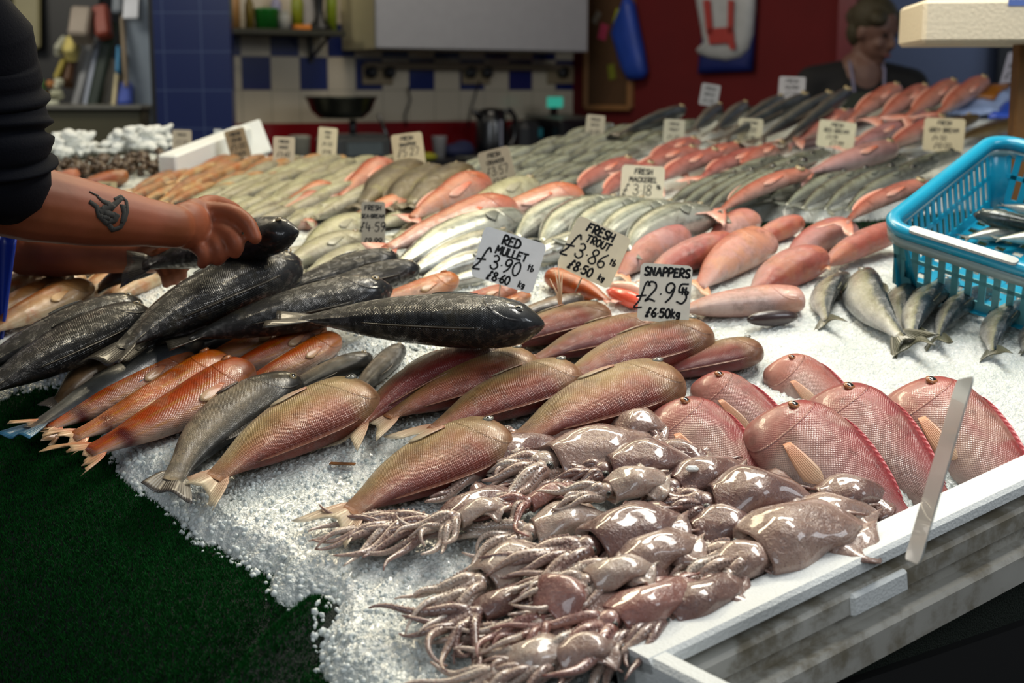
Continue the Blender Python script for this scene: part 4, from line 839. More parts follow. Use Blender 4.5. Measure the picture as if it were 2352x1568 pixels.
card('cream card with 5.27 price at the back edge before the dark counter', 938, 345, 70, 76, -7, 3.75, [('FRESH', .0, .80, .11, .026), ('SNAPPER', .0, .62, .10, .024), ('£5.27', .0, .34, .22, .024), ('£11.60', .0, .08, .15, .024)], 'b5a88c')
card('narrow leaning card left of the scales', 752, 327, 42, 66, 5, 3.75, [('FRESH', .0, .80, .07, .018), ('COD', .0, .64, .09, .018), ('£4.50', .0, .38, .13, .018), ('£9.90', .0, .12, .12, .018)], 'c4bb9e', yaw=25)
card('card in front of the red lower wall', 652, 347, 48, 64, 3, 3.65, [('FRESH', .0, .78, .10, .024), ('HAKE', .0, .58, .11, .022), ('£3.60', .0, .32, .16, .022), ('£7.95', .0, .10, .13, .022)], 'bcb29c')
card('brown stained card leaning by the white foam lid', 546, 330, 46, 66, -14, 3.8, [('FRESH', .0, .78, .11, .028), ('CRAB', .0, .58, .12, .026), ('£5.00', .0, .32, .18, .026), ('EACH', .0, .10, .12, .026)], '8c7c62')
card('small card before the blue tiled pillar', 418, 322, 42, 46, 2, 4.0, [('FRESH', .0, .7, .12, .024), ('£2.50', .0, .3, .2, .022)], 'a89f8e')
card('thin card seen nearly edge-on at the foot of the blue pillar', 500, 315, 17, 36, 2, 4.05, [('£3', .0, .4, .25, .03)], 'aeb2b4')
card('tiny card lying among the shellfish behind the forearm', 246, 425, 42, 16, 2, 3.3, [('LIVE', .0, .2, .5, .08)], 'b6a884')
card('small worn card at the dark till in the middle background', 1367, 290, 42, 50, 5, 4.15, [('FRESH', .0, .74, .12, .024), ('BASS', .0, .5, .12, .022), ('£6.80', .0, .16, .18, .022)], '9b9584')
card('small card on the far grey fish left of the big dark fish', 1548, 301, 47, 52, 3, 4.1, [('FRESH', .0, .74, .12, .024), ('TROUT', .0, .5, .12, .022), ('£5.20', .0, .16, .18, .022)], '9c9b8c')
card('grey card standing highest in front of the red wall, the left of two', 1630, 218, 42, 48, 9, 4.75, [('FRESH', .0, .72, .14, .026), ('BREAM', .0, .46, .12, .022), ('£4.20', .0, .14, .18, .022)], '8b8c90')
card('square grey card before the red wall beside the woman', 1819, 202, 58, 50, 2, 4.85, [('FRESH', .0, .72, .16, .028), ('SALMON', .0, .46, .14, .026), ('£7.50', .0, .14, .2, .026)], '98969a')
card('cream card on the dark blue fish in the far rows', 1723, 301, 55, 56, 3, 4.1, [('WHITING', .0, .76, .13, .024), ('£3.20', .0, .46, .18, .024), ('£6.99', .0, .14, .16, .024)], 'a39f8b')
card('card reading fresh red bream before the far pink fish', 1921, 309, 82, 60, 6, 3.75, [('FRESH', .0, .78, .13, .028), ('RED BREAM', .0, .56, .14, .028), ('£3.99', -.1, .32, .15, .022), ('£7.99', .05, .08, .18, .024)], 'b6b39c')
card('card reading fresh grey bream just left of the blue basket', 2168, 310, 88, 74, 2, 3.6, [('FRESH', .0, .80, .12, .026), ('GREY BREAM', .0, .58, .12, .026), ('£4.50', -.1, .34, .14, .020), ('£10.00', .0, .10, .16, .022)], 'b3a98e')
card('pale card under the brown post at the top right', 2338, 165, 62, 78, 12, 4.7, [('FRESH', .0, .78, .11, .026), ('KIPPERS', .0, .56, .12, .026), ('£3.75', .0, .26, .2, .026)], '8f8e9c')
# ---------------------------------------------------------------- blue basket
t = NT('turquoise_plastic'); n = t.noise(t.tc.outputs['Object'], 9, 3)
M['basket'] = t.fin(t.mix(n, lin('0a86a8'), lin('129cbe')), .32, None, Coat_Weight=.4, Coat_Roughness=.15, Subsurface_Weight=.25, Subsurface_Radius=(.01, .02, .025))
t = NT('milky_turquoise_plastic'); M['basket_pale'] = t.fin(lin('5fa4ac'), .35, None, Coat_Weight=.3, Transmission_Weight=.15)
t = NT('milky_rim_plastic'); M['basket_milk'] = t.fin(lin('8fa6a8'), .3, None, Coat_Weight=.3, Transmission_Weight=.25)
A = at(2008, 540, 2.42); A.z = at(2025, 512, 2.45).z
slope = .40; e1 = Vector((.80, -.60, 0)); e2 = Vector((.60, .80, 0))
e1.z = e1.y*slope; e2.z = e2.y*slope; e1.normalize(); e2 = (e2-e1*e2.dot(e1)).normalized(); e3 = e1.cross(e2)
R = Matrix((e1, e2, e3)).transposed().to_4x4(); R.translation = A
bk = thing('plastic_basket', 'turquoise slotted plastic basket with a white handle grip at the right edge', 'basket', mat=R)
BW, BL, BH = .36, .50, .125
def ring(w, l, r, z, n=8): return [Vector((w/2+x, l/2+y, z)) for x, y in [(0, 0)]]
def rloop(inset, z, r, n=7):
    p = rrect(BW-2*inset, BL-2*inset, max(.01, r-inset), n); return [Vector((x+BW/2, y+BL/2, z)) for x, y in p]
def loft(loops, close=True):
    m = MB(); n = len(loops[0]); v = [p for l in loops for p in l]; f = []; K = len(loops)
    for i in range(K if close else K-1):
        for j in range(n): j2 = (j+1) % n; i2 = (i+1) % K; f.append((i*n+j, i*n+j2, i2*n+j2, i2*n+j))
    return m.add(v, f)
loft([rloop(0, -.010, .06), rloop(-.002, 0, .06), rloop(.004, .008, .06), rloop(.016, .009, .06), rloop(.024, .003, .06), rloop(.026, -.010, .06)]).out('rim', M['basket'], bk)
loft([rloop(.004, -.030, .06), rloop(.002, -.012, .06), rloop(.024, -.012, .06), rloop(.022, -.030, .06)]).out('under_rim', M['basket_milk'], bk)
# slotted walls: bars and bands
def wallpt(side, s, z):
    """s along the side, z depth below the rim; walls lean in"""
    ins = .016+.030*(-z/BH)
    if side == 'front': return Vector((s, ins, z))
    if side == 'back': return Vector((s, BL-ins, z))
    if side == 'left': return Vector((ins, s, z))
    return Vector((BW-ins, s, z))
for side, ln in (('front', BW), ('back', BW), ('left', BL), ('right', BL)):
    m = MB(); inn = {'front': (0, 1, 0), 'back': (0, -1, 0), 'left': (1, 0, 0), 'right': (-1, 0, 0)}[side]; inn = Vector(inn); nb = int((ln-.08)/.0235)
    def quadbox(s0, s1, z0, z1, th=.003):
        p = [wallpt(side, s0, z0), wallpt(side, s1, z0), wallpt(side, s1, z1), wallpt(side, s0, z1)]; v = p+[q_+inn*th for q_ in p]; m.add(v, [(0, 1, 2, 3), (7, 6, 5, 4), (0, 4, 5, 1), (1, 5, 6, 2), (2, 6, 7, 3), (3, 7, 4, 0)])
    s0 = .045; step_ = (ln-.09)/nb
    quadbox(.03, ln-.03, -.02, 0); quadbox(.03, ln-.03, -.066, -.058); quadbox(.03, ln-.03, -BH, -.104)
    quadbox(.03, s0, -.104, -.02); quadbox(ln-s0, ln-.03, -.104, -.02)
    for i in range(nb+1): s_ = s0+i*step_; quadbox(s_-.0062, s_+.0062, -.104, -.02)
    m.out('slotted_wall', M['basket_pale' if side == 'front' else 'basket'], bk, smooth=False)
for cx_, cy_, a0 in ((0, 0, 180), (BW, 0, 270), (BW, BL, 0), (0, BL, 90)):
    g = []
    for k in range(7):
        a = math.radians(a0+90*k/6); row = []
        for z in (0, -BH*.5, -BH):
            ins = .016+.030*(-z/BH); sx = 1 if cx_ == 0 else -1; sy = 1 if cy_ == 0 else -1; rr = .032; ccx, ccy = cx_+sx*(ins+rr), cy_+sy*(ins+rr); row.append((ccx+rr*math.cos(a), ccy+rr*math.sin(a), z))
        g.append(row)
    MB().sheet(g, .003).out('corner', M['basket'], bk)
m = MB(); fl = [Vector((.044, .044, -BH)), Vector((BW-.044, .044, -BH)), Vector((BW-.044, BL-.044, -BH)), Vector((.044, BL-.044, -BH))]
for i in range(12):
    y_ = .044+(BL-.088)*i/11.; m.box((BW/2, y_, -BH+.001), (BW-.088, .018, .003))
for i in range(9): x_ = .044+(BW-.088)*i/8.; m.box((x_, BL/2, -BH+.0015), (.016, BL-.088, .003))
m.out('floor', M['basket'], bk, smooth=False)
m = plate(.19, .018, .0088, .005, Matrix.Translation((.155, .007, .009)) @ Matrix.Rotation(math.radians(-90+8), 4, 'X')); m.out('handle_grip', plain('b0b4b2', .75, .03, .1, 40, coat=.3, name='white_grip'), bk, smooth=False)
def inb(x, y, z): return R @ Vector((x, y, z))
def bpix(px, py, z):
    o_ = R @ Vector((0, 0, z)); n_ = e3; d_ = raydir(px, py); e_ = Vector((0, 0, EYE)); return e_+d_*((o_-e_).dot(n_)/d_.dot(n_))
for lab, a, b, z in [('mackerel lying across the bottom of the basket', (2215, 545), (2420, 520), .02), ('mackerel head up on the others in the basket', (2440, 530), (2235, 492), .045), ('mackerel at the near wall inside the basket', (2290, 548), (2480, 545), .03), ('mackerel at the far right inside the basket', (2300, 470), (2460, 505), .02)]:
    pa, pb = bpix(*a, -BH+z), bpix(*b, -BH+z); put_fish('mackerel', lab, 'fish', 'mackerel', MK, None, None, frame=(pa, pb), roll=10, dors=1, detail=1, fat=1.2, thick=1.3, group='fish inside the basket')
# ---------------------------------------------------------------- fish in the middle and far rows
def row(name, cat, sp, mats, lab, group, items, detail=1, **kw):
    for it in items:
        (tl, hd), extra = it[:2], (it[2] if len(it) > 2 else {}); k = dict(kw); k.update(extra); l = k.pop('lab', lab)
        put_fish(name, l, cat, sp, mats, tl, hd, detail=detail, group=group if 'lab' not in extra else None, **k)
# pink headless fish on the right hand ice
PKL = [('pink headless fish behind the trout price card', (1420, 615), (1556, 535)), ('pink headless fish left of the tall folded one', (1475, 625), (1660, 555)), ('orange-pink headless fish with a folded belly flap, tallest of the pieces', (1600, 640), (1752, 550)),
 ('wide pale pink headless fish with big scales nearest the sardines', (1725, 655), (1862, 592)), ('pink headless fish at the back beside the silver mackerels', (1625, 555), (1722, 500)), ('short pale pink headless fish on the green strip', (1725, 550), (1824, 512)),
 ('pink headless fish half covered in ice right of the short one', (1800, 580), (1945, 522)), ('red-orange fish running under the corner of the blue basket', (1880, 600), (2050, 528))]
for i, (lab, tl, hd) in enumerate(PKL): put_fish('headless_fish', lab, 'fish', 'headless', PK, tl, hd, fat=1, hpx=[88, 92, 100, 116, 72, 66, 80, 78][i], thick=1.1, roll=16+4*(i % 3), dors=-1 if i % 2 else 1, bend=.05, lift=.004*(i % 2), detail=1, cut='flesh_pale', tdrop=.012)
put_fish('headless_fish', 'opened pink headless fish with dark belly hole right of the snappers card', 'fish', 'headless', PK, (1545, 712), (1840, 684), fat=.85, thick=.95, roll=-10, dors=1, bend=.02, cut='flesh_pale')
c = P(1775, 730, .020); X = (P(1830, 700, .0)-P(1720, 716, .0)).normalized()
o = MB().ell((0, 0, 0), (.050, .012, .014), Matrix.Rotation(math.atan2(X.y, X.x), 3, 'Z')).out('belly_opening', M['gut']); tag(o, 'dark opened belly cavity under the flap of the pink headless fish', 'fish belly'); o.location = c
for j, (a, b, r_) in enumerate([((1395, 668), (1480, 700), .014), ((1400, 655), (1478, 668), .012)]):
    m = MB(); p, q_ = P(*a, .016), P(*b, .014); m.tube([p+(q_-p)*u for u in (0, .15, .4, .7, .9, 1)], [.004, r_*.8, r_, r_*1.1, r_*.8, .004], 12); o = m.out('cut_fish_piece', M['flesh' if j == 0 else 'flesh_pale']); tag(o, ['bright red cut of fish flesh left of the snappers card', 'pale pink fish flap above the bright red cut'][j], 'fish piece')
put_fish('headless_fish', 'rust coloured fish end standing up under the trout price card', 'fish', 'headless', ('gurnard', 'gurnard_fin'), (1400, 690), (1268, 632), fat=.8, thick=1.1, roll=10, dors=1, cut='gut', detail=1)
# fin rays standing up
m = MB(); b0 = P(1287, 708, .045)
for dx, dz, l in ((-.018, .05, 1), (-.010, .066, 1), (-.004, .075, 1), (.003, .06, 1)): m.tube([b0, b0+Vector((dx*.3, 0, dz*.5)), b0+Vector((dx, 0, dz))], [.003, .0022, .0006], 6)
tag(m.out('fin_rays', finmat('upright_fin', 'd8b490', 'e0c8a0', 1)), 'pale spiky fin rays standing up below the trout price card', 'fin')
# silver mackerels in the middle
row('mackerel', 'fish', 'mackerel', MK, 'silver mackerel in the bright bunch between the trout card and the mackerel card', 'silver mackerels in front of the mackerel price card',
 [((1170, 545), (1352, 474)), ((1225, 555), (1425, 474)), ((1290, 560), (1490, 478)), ((1355, 560), (1555, 484)), ((1420, 570), (1625, 492), dict(lift=.01))], fat=1.35, thick=1.5, bend=.12, roll=14, dors=1, lift=.012)
row('mackerel', 'fish', 'mackerel', MK, '', None, [
 ((905, 605), (1200, 500), dict(lab='silver mackerel with a blue open mouth left above the red mullet card')), ((935, 625), (1180, 545), dict(lab='silver mackerel just under the blue-mouthed one, behind the red mullet card')),
 ((965, 640), (1140, 585), dict(lab='pale silver mackerel nearest the red mullet, left of the red mullet card')), ((1120, 560), (1312, 515), dict(lab='dark-headed mackerel with a blue mouth between the red mullet and trout cards')),
 ((1190, 600), (1400, 540), dict(lab='mackerel flank showing between the red mullet and trout cards')), ((1010, 655), (1130, 625), dict(lab='short silver mackerel end lying left of the red mullet card foot'))], fat=1.2, thick=1.3, bend=.05, roll=14, dors=1, lift=.008)
row('silver_fish', 'fish', 'bream', SI, '', None, [
 ((690, 570), (840, 505), dict(lab='silver sea bream just left of the sea bream card')), ((645, 610), (830, 545), dict(lab='silver sea bream right of the gripped fish head')), ((700, 625), (860, 572), dict(lab='silver sea bream partly under the pair of black bass')),
 ((860, 520), (1010, 472), dict(lab='striped silver sea bream right of the sea bream card')), ((900, 545), (1050, 500), dict(lab='silver sea bream behind the long red gurnard')), ((705, 505), (812, 462), dict(lab='greenish sea bream left above the sea bream card'))], fat=.8, roll=10, dors=1, bend=.05, lift=.004)
row('gurnard', 'fish', 'gurnard', GU, '', None, [
 ((880, 570), (1180, 480), dict(lab='long red gurnard running from the sea bream card to the mackerels', lift=.02)), ((1075, 510), (1335, 450), dict(lab='red gurnard with an open gill and white mouth at the green gap', lift=.03)),
 ((940, 500), (1115, 422), dict(lab='red gurnard with a dark gill hole in front of the croaker card', lift=.014)), ((775, 525), (942, 468), dict(lab='pink gurnard with white snout right of the sea bream card')),
 ((620, 525), (728, 512), dict(lab='red gurnard snout beside the head of the gripped fish')), ((610, 505), (745, 455), dict(lab='orange gurnard left of the greenish sea bream')), ((780, 450), (895, 385), dict(lab='orange gurnard beside the mottled brown fish')), ((640, 480), (760, 432), dict(lab='gurnard with a white mouth below the silver rows'))],
 fat=1.15, thick=1.2, bend=.03, roll=12, dors=1)
put_fish('silver_fish', 'cream coloured croaker under the croaker price card', 'fish', 'bream', SI, (1050, 490), (1230, 425), fat=.7, roll=10, dors=1, detail=1, lift=.012)
row('brown_fish', 'fish', 'flat', BF, '', None, [((830, 470), (960, 385), dict(lab='large mottled brown fish, left of three')), ((890, 475), (1010, 395), dict(lab='large mottled brown fish, middle of three', lift=.015)), ((940, 470), (1075, 392), dict(lab='large mottled brown fish, right of three by the dark rows', lift=.02))], fat=.55, thick=1.6, roll=0, dors=1)
# left: orange and grey fish below the forearm
row('orange_fish', 'fish', 'mullet', OR, '', None, [((-60, 690), (165, 608), dict(lab='yellow-orange fish at the left edge nearest the forearm')), ((-50, 730), (195, 635), dict(lab='yellow-orange fish at the left edge, second below the forearm')), ((-40, 765), (212, 652), dict(lab='orange fish directly behind the black bass at the left edge', lift=.01)),
 ((170, 690), (330, 600), dict(lab='orange fish under the lower hand')), ((240, 690), (420, 598), dict(lab='orange fish right of the lower hand')), ((60, 640), (240, 590), dict(lab='small orange fish between the grey pair and the yellow ones'))], fat=1.2, roll=10, dors=1)
row('silver_fish', 'fish', 'trout', ('brownfish', 'silver_fin'), '', None, [((-10, 640), (170, 555), dict(lab='grey-green fish below the elbow at the left edge')), ((60, 640), (250, 565), dict(lab='grey-green fish below the middle of the forearm')), ((150, 640), (310, 575), dict(lab='grey-green fish below the tattoo'))], fat=1.2, roll=10, dors=1)
put_fish('black_bass', 'dark fish lump at the left edge beside the blue apron', 'fish', 'bass', BK, (20, 590), (80, 560), fat=1.2, detail=1, roll=10)
# silver-green rows behind the hand
rs = random.Random(12); items = []
for j, (y0, n, x0, x1, L) in enumerate([(505, 7, 470, 700, 120), (478, 9, 440, 780, 125), (450, 10, 470, 820, 130), (425, 10, 520, 860, 120), (402, 10, 590, 885, 105), (384, 8, 640, 880, 90)]):
    for i in range(n):
        x = x0+(x1-x0)*i/(n-1)+rs.uniform(-8, 8); y_ = y0+rs.uniform(-6, 6); items.append(((x-L*.5, y_+L*.20), (x+L*.5, y_-L*.20), dict(lift=rs.uniform(0, .018), roll=rs.uniform(-5, 20), bend=rs.uniform(.0, .07))))
row('silver_fish', 'fish', 'mackerel', SI, 'silver-green fish in the blurred slanting rows behind the hands, left of the brown fish', 'silver-green fish rows behind the hands', items, detail=0, fat=1.2, thick=1.2, hpx=26, dors=1)
items = []
for j, (y0, n, x0, x1, L) in enumerate([(445, 6, 330, 520, 110), (418, 7, 350, 600, 105), (395, 7, 400, 660, 95), (378, 5, 480, 640, 80), (372, 3, 640, 760, 70)]):
    for i in range(n):
        x = x0+(x1-x0)*i/(n-1)+rs.uniform(-8, 8); y_ = y0+rs.uniform(-5, 5); items.append(((x-L*.5, y_+L*.20), (x+L*.5, y_-L*.18), dict(lift=rs.uniform(0, .014), roll=rs.uniform(-5, 20), bend=rs.uniform(0, .06))))
row('orange_fish', 'fish', 'mullet', OR, 'orange fish in the blurred rows between the foam lid and the silver-green rows', 'orange fish beyond the wrist', items, detail=0, fat=1.1, thick=1.2, hpx=24, dors=1)
# dark rows right of the croaker card
items = []
for j, (y0, n, x0, x1, L) in enumerate([(425, 7, 1190, 1300, 105), (398, 12, 1080, 1370, 105), (372, 13, 1090, 1420, 100), (350, 12, 1160, 1460, 95), (330, 9, 1260, 1500, 85), (312, 7, 1330, 1560, 80)]):
    for i in range(n):
        x = x0+(x1-x0)*i/max(1, n-1)+rs.uniform(-6, 6); y_ = y0+rs.uniform(-4, 4)-(x-1250)*.06; items.append(((x-L*.5, y_+L*.22), (x+L*.5, y_-L*.16), dict(lift=rs.uniform(0, .012), roll=rs.uniform(-5, 20), bend=rs.uniform(.04, .14))))
row('dark_mackerel', 'fish', 'mackerel', MD, 'dark mackerel in the crowded blurred rows right of the croaker card', 'dark mackerels right of the croaker card', items, detail=0, fat=1.1, thick=1.2, hpx=22, dors=1)
# dark mackerels behind and right of the mackerel card
row('dark_mackerel', 'fish', 'mackerel', MD, 'dark mackerel in the slanting bunch right of the mackerel card', 'dark mackerels right of the mackerel card',
 [((1520, 470), (1700, 400)), ((1545, 478), (1740, 395)), ((1570, 485), (1790, 385)), ((1600, 488), (1830, 378)), ((1630, 490), (1860, 370), dict(lift=.008)), ((1690, 430), (1880, 358)), ((1740, 410), (1900, 350)), ((1640, 420), (1800, 365)), ((1660, 485), (1800, 425)), ((1590, 440), (1760, 382))], fat=1, thick=1.2, hpx=30, dors=1, bend=.07, roll=10, eyemat='pupil')
row('dark_mackerel', 'fish', 'mackerel', MD, 'dark mackerel in the bunch left of the basket, over the patch of ice', 'dark mackerels left of the basket',
 [((1795, 470), (1950, 398)), ((1830, 478), (2000, 390)), ((1880, 480), (2060, 385)), ((1930, 482), (2110, 388), dict(lift=.006)), ((1980, 440), (2150, 372)), ((2010, 420), (2200, 352)), ((1900, 410), (2080, 365)), ((1760, 455), (1900, 400))], fat=1, thick=1.2, hpx=32, dors=1, bend=.05, roll=10, eyemat='pupil')
row('red_fish', 'fish', 'bream', RF, '', None, [
 ((1640, 485), (1850, 392), dict(lab='red fish with white belly between the two dark mackerel bunches', lift=.02)), ((1930, 510), (2125, 418), dict(lab='red fish whose tail points at the green strip, left of the basket', lift=.02)),
 ((1310, 440), (1450, 368), dict(lab='red fish with its forked tail over the green gap, left one')), ((1372, 455), (1500, 380), dict(lab='red fish with its tail over the green gap, right one behind the mackerel card', lift=.01)),
 ((1440, 400), (1600, 345), dict(lab='red fish above the mackerel card, left')), ((1500, 420), (1650, 350), dict(lab='red fish right behind the mackerel card', lift=.01)), ((1560, 395), (1700, 335), dict(lab='red fish with a violet shine in the middle of the far reds')),
 ((1600, 410), (1760, 345), dict(lab='red fish in front of the whiting card')), ((1690, 390), (1800, 335), dict(lab='red fish with a purple wet shine below the whiting card', lift=.01)), ((1480, 375), (1600, 325), dict(lab='small far red fish behind the others above the mackerel card'))], fat=1, thick=1.1, hpx=46, roll=14, dors=1, bend=.05)
put_fish('pink_fish', 'big smooth pink fish below the red bream card', 'fish', 'bream', ('salmonpink', 'gurnard_fin'), (1850, 398), (2060, 338), fat=1, thick=1.2, hpx=58, roll=10, dors=1, detail=1, lift=.02)
row('pink_fish', 'fish', 'bream', ('salmonpink', 'gurnard_fin'), '', None, [((1810, 335), (1900, 310), dict(lab='pale pink fish left of the red bream card')), ((1950, 340), (2080, 285), dict(lab='pinkish violet fish right of the red bream card')), ((1990, 320), (2140, 262), dict(lab='pale pink fish between the red bream card and the brown flat one')), ((1880, 300), (1985, 260), dict(lab='lilac pink fish above the red bream card'))], fat=1, thick=1.1, hpx=44, roll=14, dors=1)
row('red_fish', 'fish', 'bream', RF, '', None, [
 ((1835, 320), (1945, 262), dict(lab='bright red fish left above the red bream card')), ((1950, 275), (2065, 200), dict(lab='red fish of the top row nearest the woman, first from the left')), ((2015, 275), (2130, 202), dict(lab='second red fish of the top row before the woman')),
 ((2080, 270), (2195, 190), dict(lab='third red fish of the top row with a wet sparkle')), ((2150, 265), (2265, 182), dict(lab='last red fish of the top row beside the blue packets')), ((2030, 340), (2170, 275), dict(lab='salmon red fish left of the brown flat fish'))], fat=1, thick=1.2, hpx=46, roll=16, dors=1, lift=.02)
row('brown_fish', 'fish', 'flat', BF, '', None, [((2055, 335), (2250, 265), dict(lab='brown flat fish behind the grey bream card')), ((2200, 320), (2400, 262), dict(lab='brown flat fish behind the far end of the basket'))], fat=1, thick=1.6, hpx=50, roll=0, dors=1)
row('large_grey_fish', 'fish', 'trout', ('greyfish', 'trout_fin'), '', None, [
 ((1425, 305), (1575, 250), dict(lab='grey-blue fish farthest left on the far ice')), ((1590, 300), (1655, 245), dict(lab='dark blue fish under the left card at the red wall')), ((1640, 300), (1715, 240), dict(lab='grey speckled fish right of the dark blue one')), ((1690, 290), (1800, 225), dict(lab='grey fish under the square card at the red wall')),
 ((1660, 318), (1860, 218), dict(lab='long dark blue fish between the two cards at the red wall')), ((1740, 322), (1915, 215), dict(lab='long blue-black fish pointing at the woman')), ((1800, 325), (1955, 205), dict(lab='long blue-black fish with a yellowish head nearest the woman'))], fat=1.0, thick=1.2, hpx=34, roll=12, dors=-1, lift=.015)
# white bits of ice paper between the far grey fish and the shellfish at the far left
rs = random.Random(5)
for lab, x0, y0, x1, y1, r_, mt in [('pile of white shell-like flakes on the far left of the stall', 100, 372, 220, 350, .05, 'foam'), ('pile of white flakes before the steel counter', 235, 352, 425, 338, .05, 'foam')]:
    m = MB(); a, b = P(x0, y0), P(x1, y1)
    for i in range(150):
        u = rs.random(); p = a+(b-a)*u; s_ = r_*rs.uniform(.16, .42)*(.6+.8*math.sin(u*math.pi)); m.ell(p+Vector((rs.uniform(-.02, .02), rs.uniform(-.06, .06), rs.uniform(0, .06)*math.sin(u*math.pi)+.005)), (s_, s_*rs.uniform(.4, 1), s_*.45), Euler((rs.uniform(-.6, .6), rs.uniform(-.6, .6), rs.uniform(0, 3))).to_matrix(), 8, 6)
    tag(m.out('white_flakes', M['foam']), lab, 'shellfish', kind='stuff')
m = MB()
for i in range(260):
    x, y_ = rs.uniform(120, 410), 0; y_ = 395-(x-120)*.07+rs.uniform(-8, 22); p = P(x, y_, .005); s_ = rs.uniform(.008, .02); m.ell(p+Vector((0, 0, rs.uniform(0, .03))), (s_, s_*.6, s_*.5), Euler((rs.uniform(-.6, .6), rs.uniform(-.6, .6), rs.uniform(0, 3))).to_matrix(), 7, 5)
tag(m.out('brown_shellfish', plain('4a3826', .4, .25, .3, 30, coat=.4, name='brown_shell')), 'heap of small brown shellfish behind the forearm', 'shellfish', kind='stuff')
put_fish('pink_fish', 'pale salmon piece with a strap of tape above the tattooed forearm', 'fish', 'headless', ('orange', 'orange_fin'), (175, 425), (290, 405), fat=.9, thick=1.3, detail=1)
put_fish('pink_fish', 'pale pink fish end just past the rolled sleeve', 'fish', 'headless', PK, (110, 420), (175, 398), fat=.7, thick=1.2, detail=1)
# foam lids
a = P(385, 392, .03); b = P(560, 322, .03); v1 = (b-a); o = MB().box((0, 0, .0), (v1.length, .05, .055), None, .005).out('foam_slab', M['foam'], smooth=False); X = v1.normalized(); Z = nrm(a.x, a.y); Z = (Z-X*Z.dot(X)).normalized(); R = Matrix((X, Z.cross(X), Z)).transposed().to_4x4(); R.translation = (a+b)/2+Z*.012; o.matrix_world = R; tag(o, 'long white foam bar lying slantwise on the orange fish', 'foam bar')
o = MB().box((0, 0, 0), (.105, .02, .10), None, .004).out('foam_slab', M['foam'], smooth=False); c = at(570, 326, 3.95); o.location = c; o.rotation_euler = (-.35, -.32, .25); tag(o, 'square white foam lid leaning before the red lower wall', 'foam lid')
for lab, cx, cy, w_, a_ in [('white foam sliver left of the far grey fish', 1450, 302, .06, .35), ('thin white foam piece under the brown flat fish', 2085, 340, .07, .2), ('white foam corner right of the pink fish', 2030, 332, .04, .3)]:
    o = MB().box((0, 0, 0), (w_*1.3, .05, .012), None, .004).out('foam_piece', M['foam'], smooth=False); o.location = P(cx, cy, .02); o.rotation_euler = (.1, -.1, a_); tag(o, lab, 'foam piece')
# ---------------------------------------------------------------- the room behind
def struct(o, name=None):
    o['kind'] = 'structure'; return o
def frame_on(p, ang):
    """local x along the wall, y out of the wall toward the stall, z up"""
    R = Matrix.Rotation(math.radians(ang), 4, 'Z'); R.translation = p; return R
def hitx(px, W):
    """distance along wall W (origin, angle) at which pixel column px meets it"""
    s = (px-1176)/FPX/CP; o, a = W; c, n = math.cos(math.radians(a)), math.sin(math.radians(a)); return (s*o[1]-o[0])/(c-s*n)
def hitz(px, py, W, off=0):
    o, a = W; c, n = math.cos(math.radians(a)), math.sin(math.radians(a)); t_ = hitx(px, W); y = o[1]+n*t_-off*c; return at(px, py, y).z
W1 = ((-1.25, 6.0), 32); W2o = None
x_end = hitx(1312, W1); c32, s32 = math.cos(math.radians(32)), math.sin(math.radians(32)); corner = (W1[0][0]+c32*x_end, W1[0][1]+s32*x_end); W2 = (corner, -42)
# tiles
z_line = hitz(700, 207, W1); TH = .142; x0t = hitx(575, W1); TW = (hitx(767, W1)-hitx(575, W1))/3
t = NT('kitchen_tiles'); O = t.tc.outputs['Object']; sx = t.n('SeparateXYZ'); t.put(sx.inputs[0], O)
cx_ = t.math('DIVIDE', t.math('SUBTRACT', sx.outputs[0], x0t), TW); cz = t.math('DIVIDE', t.math('SUBTRACT', sx.outputs[2], z_line), TH)
fx, fz = t.math('FLOOR', cx_), t.math('FLOOR', cz); par = t.math('MODULO', t.math('ADD', t.math('ADD', fx, fz), 40), 2)
blue = t.math('MULTIPLY', t.math('LESS_THAN', par, .5), t.math('MULTIPLY', t.math('GREATER_THAN', cz, 0), t.math('LESS_THAN', cz, 2)))
red = t.math('LESS_THAN', cz, -1)
nz = t.noise(O, 3, 3); cream = t.mix(nz, lin('b9ae98'), lin('cbc0ac')); c = t.mix(blue, cream, lin('0c1f5c')); c = t.mix(red, c, lin('7e0c14'))
gx = t.math('ABSOLUTE', t.math('SUBTRACT', t.math('FRACT', cx_), .5)); gz = t.math('ABSOLUTE', t.math('SUBTRACT', t.math('FRACT', cz), .5)); g = t.math('MULTIPLY', t.math('GREATER_THAN', t.math('MAXIMUM', gx, gz), .482), t.math('SUBTRACT', 1, red))
c = t.mix(t.math('MULTIPLY', g, .7), c, lin('8e8676')); M['tiles'] = t.fin(c, .25, t.bump(t.math('SUBTRACT', 1, g), .3, .003), Coat_Weight=.3)
t = NT('blue_tiles'); O = t.tc.outputs['Object']; sx = t.n('SeparateXYZ'); t.put(sx.inputs[0], O)
def grid(t, a, off, size): return t.math('GREATER_THAN', t.math('ABSOLUTE', t.math('SUBTRACT', t.math('FRACT', t.math('DIVIDE', t.math('SUBTRACT', a, off), size)), .5)), .485)
g = t.math('MAXIMUM', grid(t, sx.outputs[0], .035, .142), grid(t, sx.outputs[2], .03, .142)); M['bluetile'] = t.fin(t.mix(t.math('MULTIPLY', g, .6), t.mix(t.noise(O, 2, 3), lin('081848'), lin('0c1f56')), lin('4a5a7c')), .25, None, Coat_Weight=.3)
def wall(name, W, x0, x1, z0, z1, m, th=.1, off=0):
    o = MB().box(((x0+x1)/2, th/2-off, (z0+z1)/2), (x1-x0, th, z1-z0)).out(name, m, smooth=False); o.matrix_world = frame_on((W[0][0], W[0][1], 0), W[1]); return struct(o)
